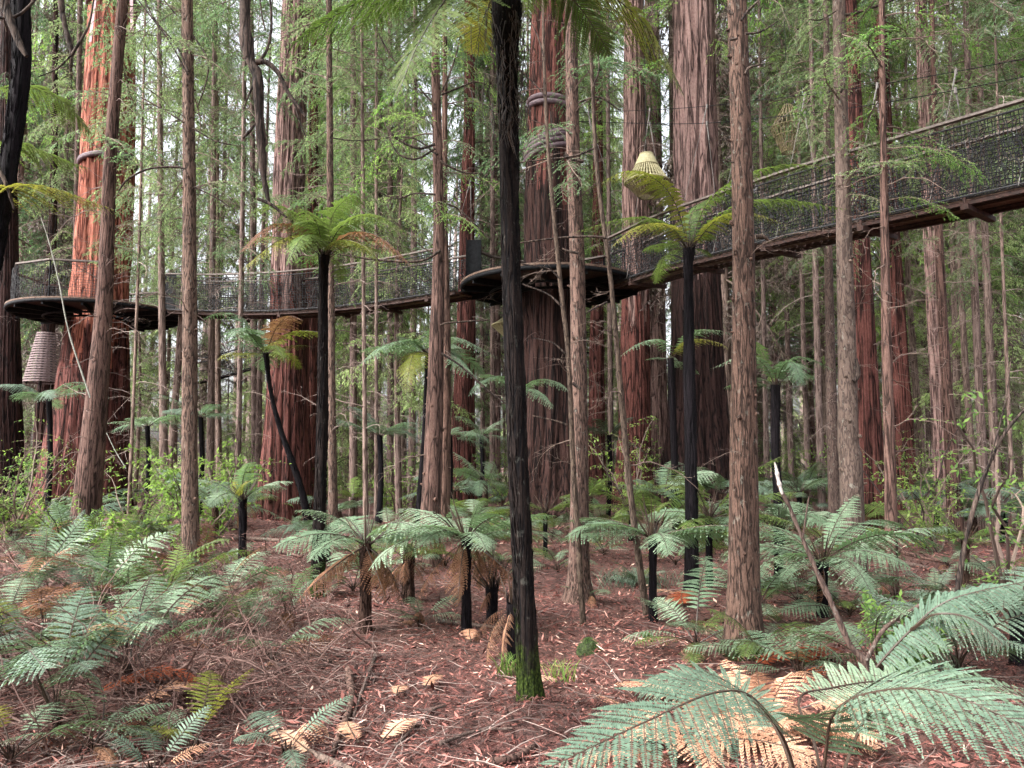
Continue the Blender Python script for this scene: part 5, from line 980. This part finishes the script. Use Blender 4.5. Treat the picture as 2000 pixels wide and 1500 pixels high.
# hanging lanterns
def slat_cone(g, z0, r0, z1, r1, n, w, th=0.006, mi=0):
    for k in range(n):
        a = k * 2 * np.pi / n; dr = np.array([math.cos(a), math.sin(a), 0]); sd = np.array([-math.sin(a), math.cos(a), 0]); A = dr * r0 + [0, 0, z0]; B = dr * r1 + [0, 0, z1]
        e = (B - A) / 2; box(g, (A + B) / 2, e, sd * w / 2, nz(np.cross(e, sd)) * th, 0.5, mi)
def ring(g, z, r, rt): a = np.linspace(0, 2 * np.pi, 49); tube(g, np.stack([np.cos(a) * r, np.sin(a) * r, a * 0 + z], -1), rt, 6, cap=False)
c = P(1263, 345, 15); sC = 15 / FPX
t = thing('hanging_lantern', 'cream woven cone lantern hanging above the bridge', 'lantern', c)
g = G(); slat_cone(g, 46 * sC, 13 * sC, 22 * sC, 24 * sC, 34, 0.036); ring(g, 22 * sC, 24 * sC, 0.012); ring(g, 46 * sC, 13 * sC, 0.016); part('top_cap', g, M['cane'], t)
g = G(); slat_cone(g, 20 * sC, 24 * sC, -12 * sC, 44 * sC, 40, 0.018); ring(g, 8 * sC, 31 * sC, 0.008); ring(g, -2 * sC, 37 * sC, 0.008); ring(g, -12 * sC, 44 * sC, 0.02); part('shade', g, M['cane'], t)
g = G(); slat_cone(g, -12 * sC, 44 * sC, -42 * sC, 16 * sC, 34, 0.03); ring(g, -42 * sC, 16 * sC, 0.014); ring(g, -26 * sC, 30 * sC, 0.01); part('lower_basket', g, M['cane_dull'], t)
g = G(); tube(g, [[0, 0, 46 * sC], [0, 0, 6]], 0.006, 4); part('cable', g, M['black_steel'], t)
c = P(1540, 260, 16); sC = 16 / FPX
t = thing('hanging_lantern', 'brown openwork basket lantern high above the bridge', 'lantern', c)
g = G(); slat_cone(g, 58 * sC, 8 * sC, 34 * sC, 22 * sC, 18, 0.02); slat_cone(g, 34 * sC, 22 * sC, 10 * sC, 34 * sC, 22, 0.014); slat_cone(g, 10 * sC, 34 * sC, -40 * sC, 14 * sC, 26, 0.022)
for z, r in ((34, 22), (10, 34), (-8, 27), (-24, 20), (-40, 14)): ring(g, z * sC, r * sC, 0.012)
part('basket', g, M['cane_dull'], t); g = G(); tube(g, [[0, 0, 58 * sC], [0, 0, 6]], 0.006, 4); part('cable', g, M['black_steel'], t)
c = P(1006, 628, 20); sC = 20 / FPX
t = thing('hanging_lantern', 'timber cone lantern peeping out behind the tallest black trunk', 'lantern', c)
g = G(); slat_cone(g, 20 * sC, 6 * sC, -8 * sC, 46 * sC, 40, 0.075); ring(g, -8 * sC, 46 * sC, 0.02); slat_cone(g, -8 * sC, 46 * sC, -32 * sC, 20 * sC, 30, 0.08); part('shade', g, M['cane'], t); g = G(); tube(g, [[0, 0, 20 * sC], [0, 0, 5]], 0.006, 4); part('cable', g, M['black_steel'], t)
c = P(92, 700, 30); sC = 30 / FPX     # large white slatted lantern behind the left platform
t = thing('hanging_lantern', 'large white slatted shade below the left platform', 'lantern', c)
g = G()
for k in range(20):
    z = (48 - k * 5) * sC; r = (20 + k * 1.0) * sC; a = np.linspace(0, 2 * np.pi, 25)
    for i in range(24): A = np.array([math.cos(a[i]) * r, math.sin(a[i]) * r, z]); B = np.array([math.cos(a[i + 1]) * r, math.sin(a[i + 1]) * r, z + 0.01]); box(g, (A + B) / 2, (B - A) / 2 * 1.02, nz((A + B) * [1, 1, 0]) * 0.01, [0, 0, 1.55 * sC])
part('slats', g, M['white_slat'], t); g = G(); slat_cone(g, 50 * sC, 19 * sC, -50 * sC, 38 * sC, 8, 0.08); part('frame', g, M['net'], t)
g = G(); tube(g, [[0, 0, 50 * sC], [0, 0, 60 * sC], [0, 0, 6]], 0.01, 4); part('cable', g, M['black_steel'], t)

# ---------------------------------------------------------------- hanging limbs, sticks, ropes
def limb(name, label, cat, d, main, subs, mt, var=0):
    o0 = P(*main[-1][:2], d); g = G(); s = spline([[*(P(a, b, d) - o0), w * 0.5 / FPX * d] for a, b, w in main], 40); w = s[:, 3] * (1 + 0.25 * vnoise(np.arange(40) * 0.7, np.full(40, len(label))) * 2)
    tube(g, s[:, :3], w, 12, 0.5)
    for sb in subs:
        s = spline([[*(P(a, b, d - 0.02) - o0), w_ * 0.5 / FPX * d] for a, b, w_ in sb], 16); tube(g, s[:, :3], s[:, 3], 8, 0.5)
    return tag(obj(name, g.mesh(name, M[mt], True), None, tuple(o0)), label, cat)
limb('hanging_limb', 'thick dead limb hanging down from the top above the round crowned fern', 'dead limb', 6,
     [(462, -420, 34), (474, -150, 30), (478, 0, 26), (479, 60, 26), (488, 115, 24), (502, 145, 22), (504, 170, 20), (507, 230, 17), (511, 290, 16), (514, 340, 12), (525, 395, 7)],
     [[(500, 122, 12), (522, 122, 11), (545, 145, 9), (562, 180, 8), (580, 205, 7), (597, 228, 5)], [(574, 200, 4), (585, 235, 3), (597, 268, 2)], [(508, 118, 7), (520, 100, 6), (528, 70, 6), (530, 30, 5), (522, -60, 4)], [(495, 165, 5), (484, 190, 4), (476, 212, 3)],
      [(500, 240, 4), (488, 256, 6), (474, 270, 5)], [(518, 60, 3), (510, 20, 3), (505, -40, 3)], [(503, 388, 6), (530, 400, 7), (560, 425, 4)]], 'deadwood')
limb('hanging_limb', 'short black twig hanging from the top near the left edge', 'dead limb', 6, [(110, -160, 12), (119, 0, 11), (127, 50, 10), (141, 106, 9)], [[(141, 106, 6), (166, 65, 5), (176, 40, 4), (186, -20, 3)], [(141, 106, 4), (110, 135, 3), (75, 150, 2)]], 'deadwood')
limb('leaning_stick', 'bent grey dead sapling leaning left with a white broken tip', 'dead stick', 5.3, [(1515, 908, 3), (1522, 950, 7), (1540, 985, 7), (1552, 1015, 8), (1588, 1100, 9), (1625, 1180, 11), (1660, 1260, 12), (1692, 1300, 14), (1700, 1400, 15)], [[(1568, 1050, 3), (1575, 1000, 3), (1580, 970, 2)], [(1692, 1290, 9), (1730, 1225, 8), (1800, 1180, 7)]], 'smooth')
limb('broken_tip', 'white stripped wood at the top of the leaning stick', 'stripped wood', 5.25, [(1513, 903, 2), (1516, 915, 6), (1521, 940, 8), (1528, 965, 5)], [], 'bone')
limb('leaning_stick', 'thin white pole leaning across the left platform redwood', 'dead stick', 13, [(80, 425, 1.5), (95, 470, 2), (115, 550, 2.5), (135, 650, 3), (176, 776, 3)], [], 'old_pole')
limb('leaning_stick', 'short white stick low against the left platform redwood', 'dead stick', 13.4, [(208, 845, 1.5), (225, 880, 2), (246, 915, 2)], [], 'old_pole')
limb('leaning_stick', 'dark arched twig at the right edge', 'dead stick', 5.5, [(2010, 790, 4), (1960, 850, 6), (1915, 950, 7), (1885, 1060, 8), (1868, 1165, 9)], [[(1925, 925, 3), (1960, 800, 3), (1975, 700, 2)]], 'deadwood')
# boughs of the mid trees traced where the photo shows them
def boughs(lab, d, rows, mt='deadwood', cname='bough'):
    t = MAIN[lab]; o0 = np.array(t.location)
    for rw in rows:
        g = G()
        s = spline([[*(P(a, b, d - 0.15) - o0), w * 0.5 / FPX * d] for a, b, w in rw], 18); tube(g, s[:, :3], s[:, 3], 7, 0.5)
        part(cname, g, M[mt], t, True)
boughs('straight pale trunk with knots beside the left platform', 10, [[(366, 145, 4), (330, 80, 3), (262, -10, 3)], [(368, 140, 4), (345, 90, 4), (300, 35, 3), (270, -30, 3)], [(376, 250, 3), (420, 275, 3), (465, 285, 2)], [(360, 240, 4), (320, 215, 3), (275, 190, 3)], [(362, 330, 4), (340, 326, 5), (290, 330, 4), (250, 350, 4), (232, 372, 3)], [(378, 70, 3), (405, 115, 4), (403, 160, 3), (385, 210, 2)], [(378, 365, 3), (420, 385, 3), (450, 405, 2)], [(345, 30, 3), (320, 0, 3)]])
boughs('thick knotted brown trunk nearest on the right', 6.6, [[(1448, 40, 6), (1462, 20, 5), (1492, -8, 3)], [(1456, 66, 5), (1485, 62, 4), (1522, 40, 2)], [(1430, 28, 7), (1420, 18, 5), (1414, 8, 2)], [(1456, 145, 7), (1464, 132, 5), (1494, 124, 2)], [(1434, 318, 3), (1410, 312, 3)], [(1475, 462, 10), (1490, 462, 9), (1502, 470, 4)], [(1440, 75, 5), (1425, 78, 6)]])
boughs('smooth grey trunk with dark knots on the right', 9.7, [[(1650, 30, 6), (1690, 20, 6), (1745, 0, 4)], [(1632, 22, 3), (1605, 38, 3), (1580, 38, 2)], [(1642, 180, 5), (1652, 160, 4), (1656, 132, 3)], [(1652, 108, 4), (1672, 100, 3), (1695, 82, 2)], [(1668, 745, 10), (1676, 730, 9), (1672, 700, 6)]])
boughs('reddish slender conifer left of the central black tree fern', 11, [[(850, 282, 6), (820, 290, 5), (790, 280, 5), (765, 262, 5), (750, 235, 4), (738, 222, 3)], [(850, 290, 5), (815, 310, 4), (785, 305, 4), (770, 290, 3), (760, 268, 3)], [(860, 315, 5), (900, 335, 4), (935, 338, 3), (975, 325, 3)], [(850, 380, 4), (810, 378, 3), (775, 388, 3), (740, 375, 2)], [(858, 395, 5), (890, 405, 4), (920, 430, 3), (960, 470, 2)], [(850, 205, 4), (830, 185, 4), (810, 160, 3), (765, 112, 4), (735, 58, 3)],
    [(855, 300, 4), (850, 300, 4), (800, 268, 3), (700, 275, 3), (650, 270, 2)], [(860, 490, 6), (820, 510, 5), (740, 508, 5), (660, 496, 3)], [(862, 690, 5), (900, 715, 4), (950, 760, 4), (990, 790, 3)], [(860, 635, 4), (880, 630, 4), (955, 625, 3)], [(840, 545, 3), (830, 550, 3), (818, 542, 2)], [(862, 185, 4), (900, 170, 4), (930, 160, 3), (960, 170, 2)], [(862, 180, 4), (880, 140, 4), (895, 90, 3), (905, 30, 2)]])
boughs('thin crooked sapling just right of the black centre trunk', 7.6, [[(1094, 545, 4), (1070, 525, 3), (1018, 515, 3)], [(1098, 600, 4), (1070, 575, 4), (1020, 555, 3)], [(1103, 690, 4), (1080, 670, 3), (1042, 660, 2)], [(1108, 830, 4), (1085, 822, 3), (1040, 812, 3)], [(1062, 110, 3), (1050, 70, 3), (1035, 40, 2)], [(1068, 190, 3), (1040, 160, 3), (1010, 130, 3)]])
boughs('bent brown sapling leaning across the centre platform edge', 8, [[(1185, 465, 5), (1150, 462, 5), (1090, 465, 4), (1010, 475, 3)], [(1186, 590, 4), (1165, 600, 4), (1145, 612, 2)], [(1160, 290, 4), (1120, 305, 4), (1060, 312, 3), (1010, 318, 3)], [(1158, 170, 4), (1170, 130, 3), (1160, 60, 3)]])
boughs('straight brown conifer right of the centre platform redwood', 9, [[(1140, 315, 8), (1115, 312, 9), (1102, 300, 8)], [(1134, 760, 6), (1118, 748, 7)], [(1130, 495, 6), (1108, 490, 5), (1098, 485, 3)], [(1130, 200, 4), (1170, 190, 4), (1210, 215, 3)]])

# ---------------------------------------------------------------- leafy shrubs
def shrub(label, px, py, h, n, mt, seed, leaf=0.07, spread=0.5, group=None, pos=None, wd=0.42):
    q = np.random.default_rng(seed); b = hit(px, py) if pos is None else pos; t = thing('leafy_shrub', label, 'shrub', b, group); g = G(); gl = G()
    for k in range(n):
        a = q.random() * 6.28; dr = np.array([math.cos(a) * spread, math.sin(a) * spread, 1.0]) * h * q.uniform(0.6, 1.05); m = 8; s = np.linspace(0, 1, m)[:, None]
        st = dr * s + np.array([0, 0, -0.18 * h]) * s**2 + np.cumsum(q.normal(0, 0.02 * h, (m, 3)), 0); st[0] = 0; tube(g, st, 0.006 * (1.4 - s[:, 0]) * max(1, h), 5, q.random())
        for j in range(1, m):
            for w in range(2):
                a2 = q.random() * 6.28; d2 = np.array([math.cos(a2), math.sin(a2), q.uniform(-.1, .5)]); l = h * 0.22 * q.uniform(.5, 1.1); tw = st[j] + d2 * l * np.linspace(0, 1, 5)[:, None] + np.array([0, 0, -.3 * l]) * np.linspace(0, 1, 5)[:, None]**2
                tube(g, tw[[0, 2, 4]], [0.004, 0.003, 0.001], 3, q.random(), cap=False); nl = 9; u = q.random(nl) * 4; i = np.minimum(u.astype(int), 3); base = tw[i] + (tw[i + 1] - tw[i]) * (u - i)[:, None]
                dd = nz(nz(tw[i + 1] - tw[i]) * .6 + q.normal(0, .6, (nl, 3)) + [0, 0, -.15]); ll = leaf * q.uniform(.5, 1.2, nl); leaves(gl, base, dd, nz(np.array([0, 0, 1.]) + q.normal(0, .4, (nl, 3))), ll, ll * wd, np.clip(q.normal(.5, .22, nl), 0, 1), 0, .45)
    part('stems', g, M['twig'], t); part('foliage', gl, M[mt], t); return t
shrub('lime leafed shrub around the knotted left trunk', 385, 1090, 2.0, 12, 'leaf_lime', 1, .10, .45)
shrub('bright shrub under the left bridge beside the spindly trunk', 430, 1040, 2.2, 9, 'leaf_lime', 2, .10, .5)
shrub('yellow green shrub at the left edge above the ferns', 30, 1060, 3.3, 10, 'leaf_lime', 3, .06, .45)
shrub('leafy shrub before the left platform redwood foot', 130, 1090, 1.3, 9, 'leaf_lime', 4, .07, .7)
shrub('green sprigs before the slim leaning redwood foot', 230, 1110, .9, 8, 'leaf_lime', 5, .09, .6)
shrub('airy shrub with pale stems before the lantern redwood', 1245, 1040, 2.9, 7, 'leaf_lime', 6, .09, .45)
shrub('bright leafed shrub at the right edge', 1975, 1200, 3.0, 6, 'leaf', 7, .08, .45)
shrub('low green shrub near the right twin trunks', 1830, 1085, 1.8, 8, 'leaf_lime', 8, .08, .6)
shrub('dark glossy bush behind the arched stem fern', 1765, 1330, .62, 14, 'leaf', 9, .06, .5)
shrub('loose shrub right of the red redwood foot', 1790, 1060, 2.6, 6, 'leaf', 10, .08, .5)
for i in range(80):
    d = rng.uniform(15, 44); px = rng.uniform(-80, 2080)
    x = (px - 1000) / FPX * d
    if 400 < px < 1500 and d < 20: continue
    shrub(('bright', 'darker', 'lime')[i % 3] + ' background bush, ' + region(px, d + 10), 0, 0, rng.uniform(1.0, 2.8), 8, ('leaf_lime', 'leaf', 'leaf_lime')[i % 3], 400 + i, .09, .6, 'bushes filling the far understory', np.array([x, d, gz1(x, d)]))

# ---------------------------------------------------------------- forest floor litter
q = np.random.default_rng(3)
n = 380000; dd = 3.2 + 16 * q.random(n)**1.9; xx = q.uniform(-0.82, 0.82, n) * dd; zz = gz(xx, dd) + q.random(n) * 0.03
a = q.random(n) * 2 * np.pi; el = q.normal(0, 0.32, n); D = np.stack([np.cos(a) * np.cos(el), np.sin(a) * np.cos(el), np.sin(el)], -1)
ln = q.gamma(2.0, 0.0095, n) * (1 + dd * 0.09) + 0.01; g = G()
patch = vnoise(xx * 1.3, dd * 1.3) + 0.5
leaves(g, np.stack([xx, dd, zz], -1), D, nz(np.array([0, 0, 1.]) + q.normal(0, .45, (n, 3))), ln, ln * q.uniform(.05, .26, n), np.clip(q.normal(.37, .25, n) + (patch - .5) * .5, 0, 1), 0)
tag(obj('leaf_litter', g.mesh('leaf_litter', M['litter'])), 'reddish fallen leaves and bark flakes over the ground', 'leaf litter', kind='stuff')
g = G(); 
for k in range(3800):
    d = 3.3 + 13 * q.random()**1.7; x = (q.uniform(-.78, .78) if q.random() < .5 else q.uniform(-.78, -.1)) * d; a = q.random() * 6.28; l = q.uniform(.08, .5) * (1 + .03 * d); m = 5; s = np.linspace(0, 1, m)
    bx = x + math.cos(a) * l * s + np.cumsum(q.normal(0, .018 * l * 3, m)); by = d + math.sin(a) * l * s + np.cumsum(q.normal(0, .018 * l * 3, m)); bz = gz(bx, by) + .012 + q.random() * .05 * s + .06 * l * np.sin(s * 3) * q.random()
    tube(g, np.stack([bx, by, bz], -1), q.uniform(.0015, .0045) * (1.2 - .8 * s), 3, q.random()**1.3, cap=False)
tag(obj('twigs', g.mesh('twigs', M['dead'])), 'fine dead twigs scattered over the litter', 'twigs', kind='stuff')
for i, (pp, w, lab) in enumerate([
    ([(560, 1470), (630, 1495), (690, 1520)], 20, 'pale fallen stick at the bottom edge'), ([(680, 1320), (686, 1380), (664, 1440), (650, 1480)], 16, 'bent pinkish stick left of the open litter'), ([(735, 1285), (715, 1340), (690, 1410)], 9, 'slender stick leaning over the open litter'),
    ([(540, 1270), (610, 1290), (700, 1330)], 9, 'long dark stick below the sparse left fern'), ([(180, 1270), (240, 1258), (330, 1262)], 14, 'thick grey branch under the large pale left fern'), ([(75, 1300), (180, 1300), (240, 1330)], 7, 'dark branch crossing the left ferns'),
    ([(860, 1470), (930, 1450), (1000, 1440)], 8, 'dark stick on the litter below the mossy foot'), ([(960, 1510), (1010, 1488), (1045, 1470)], 18, 'stout brown stick at the bottom centre'), ([(400, 1070), (470, 1060), (560, 1062), (610, 1070)], 9, 'fallen branch before the large bridge redwood'),
    ([(480, 1082), (550, 1082), (600, 1095)], 12, 'curved pink root near the left bridge redwood'), ([(1500, 1085), (1560, 1090), (1640, 1110)], 7, 'thin fallen branch behind the wide silver fern'), ([(1760, 1082), (1800, 1096), (1850, 1108)], 10, 'fallen pole on the right clearing'), ([(1755, 1105), (1830, 1120), (1870, 1140)], 9, 'second fallen pole on the right clearing'),
    ([(1290, 1075), (1350, 1082), (1420, 1068)], 9, 'grey fallen branch behind the black stemmed fern'), ([(770, 1470), (840, 1400), (870, 1390)], 7, 'broken twig near the bottom centre left'), ([(1160, 1130), (1220, 1140), (1280, 1135)], 6, 'grey twig beyond the grassy clump'),
    ([(130, 1480), (250, 1460), (420, 1475)], 6, 'wiry stick across the lower left litter'), ([(300, 1400), (420, 1440), (520, 1420)], 6, 'arched bare twig below the dark mound'), ([(850, 1225), (900, 1228), (980, 1235)], 12, 'mossy rotten branch behind the leafless stump')]):
    c = []
    for px, py in pp: h = hit(px, min(py, 1520)); c.append([h[0], h[1], h[2] + 0.025, w * .5 / FPX * h[1]])
    c = spline(c, 14); o0 = c[0, :3].copy(); g = G(); tube(g, c[:, :3] - o0, c[:, 3] * np.linspace(1, .6, 14), 8)
    tag(obj('fallen_branch', g.mesh('fallen_branch', M['young' if i % 2 else 'smooth'], True), None, tuple(o0)), lab, 'fallen branch')
g = G()
for k in range(900):
    px, py = q.uniform(-40, 620), q.uniform(1045, 1420); b = hit(px, py) if k % 3 == 0 else b + np.array([q.normal(0, .25), q.normal(0, .2), 0]); b[2] = gz1(b[0], b[1])
    g.merge((BR_BARE + BR_CURL)[q.integers(12)], rotz(q.random() * 6.28) @ roty(q.uniform(-1.2, .05)) * q.uniform(.35, .95), b, q.uniform(-.3, .2))
tag(obj('bracken_tangle', g.mesh('bracken_tangle', M['bracken'])), 'tangle of dead brown stalks among the left ferns', 'dead stalks', kind='stuff')
# moss cushions and grass tufts
for px, py, r, lab in ((1150, 1283, .09, 'green moss cushion below the thin crooked sapling'), (1262, 1255, .06, 'moss knob at the bent sapling foot')):
    b = hit(px, py); g = G(); th = np.linspace(0, np.pi / 2, 10); ph = np.arange(20) * 2 * np.pi / 20; A, B = np.meshgrid(th, ph, indexing='ij'); rr = r * (1 + 0.5 * vnoise(np.cos(B) * 2 + px, np.sin(B) * 2 + A * 3))
    v = np.stack([np.sin(A) * np.cos(B) * rr * 1.1, np.sin(A) * np.sin(B) * rr, np.cos(A) * rr * 1.3 - .03], -1).reshape(-1, 3); i = np.arange(9)[:, None] * 20; j = np.arange(20)[None]; k = (j + 1) % 20; g.add(v, np.stack([i + j, i + 20 + j, i + 20 + k, i + k], -1).reshape(-1, 4))
    nn = 500; aa = q.random(nn) * 6.28; ee = q.random(nn) * 1.5; D = np.stack([np.cos(aa) * np.cos(ee), np.sin(aa) * np.cos(ee), np.sin(ee)], -1); leaves(g, D * r * [1.05, .95, 1.2], D, q.normal(0, 1, (nn, 3)), .012, .004, .1, 1)
    tag(obj('moss_cushion', g.mesh('moss_cushion', [M['moss'], M['leaf']], True), None, tuple(b)), lab, 'moss')
for px, py, n, h, lab in ((995, 1330, 40, .22, 'pale grass tuft left of the mossy foot'), (1100, 1335, 30, .2, 'light grass tuft right of the mossy foot'), (1240, 1150, 160, .3, 'grassy mat behind the bent sapling')):
    b = hit(px, py); g = G(); sp = .3 if n > 100 else .05; B = np.stack([q.normal(0, sp, n), q.normal(0, sp * .6, n), np.zeros(n)], -1); a = q.random(n) * 6.28
    for k in range(n): dr = np.array([math.cos(a[k]) * .5, math.sin(a[k]) * .5, 1]); m1 = B[k] + dr * h * .5; tube(g, [B[k], m1, m1 + (dr - [0, 0, .6]) * h * .5], [.003, .0025, .0008], 3, q.random())
    tag(obj('grass_tuft', g.mesh('grass_tuft', M['leaf_lime' if n < 100 else 'frond_blue']), None, tuple(b)), lab, 'grass')

# ---------------------------------------------------------------- canopy above the frame
q = np.random.default_rng(41)
for i, (lab, t) in enumerate(MAIN.items()):
    x, y, z = t.location; big = 'redwood' in t.name
    if t.name.startswith('sapling') or (y < 8): continue
    tr = [c for c in t.children if c.name.startswith('trunk')][0]; zt = max(v.co.z for v in tr.data.vertices)
    zf = 0.66 * y + 3.5
    if zt - zf < 2: continue
    gc = crown_geo(q, lambda zz: (0, 0, 0.1), zf, zt + 1, 12 if big else 7, 2.6, 2.2, BR_FAR, (-0.3, 0.4)); part('upper_crown', gc, [M['twig'], M['leaf']], t)


# ---------------------------------------------------------------- labels: tell same-looking background plants apart by their order
same = {}
for o in list(COL.objects):
    if o.parent is None and 'label' in o: same.setdefault(o['label'], []).append(o)
for lab, L in same.items():
    n = len(L)
    if n < 2: continue
    L.sort(key=lambda o: o.location.x / o.location.y)
    for i, o in enumerate(L):
        w = ('left', 'right')[i] if n == 2 else 'leftmost' if i == 0 else 'rightmost' if i == n - 1 else 'middle' if n == 3 else ('second', 'third', 'fourth', 'fifth', 'sixth', 'seventh')[min(i - 1, 5)] + ' from left'
        o['label'] = lab + ', ' + w
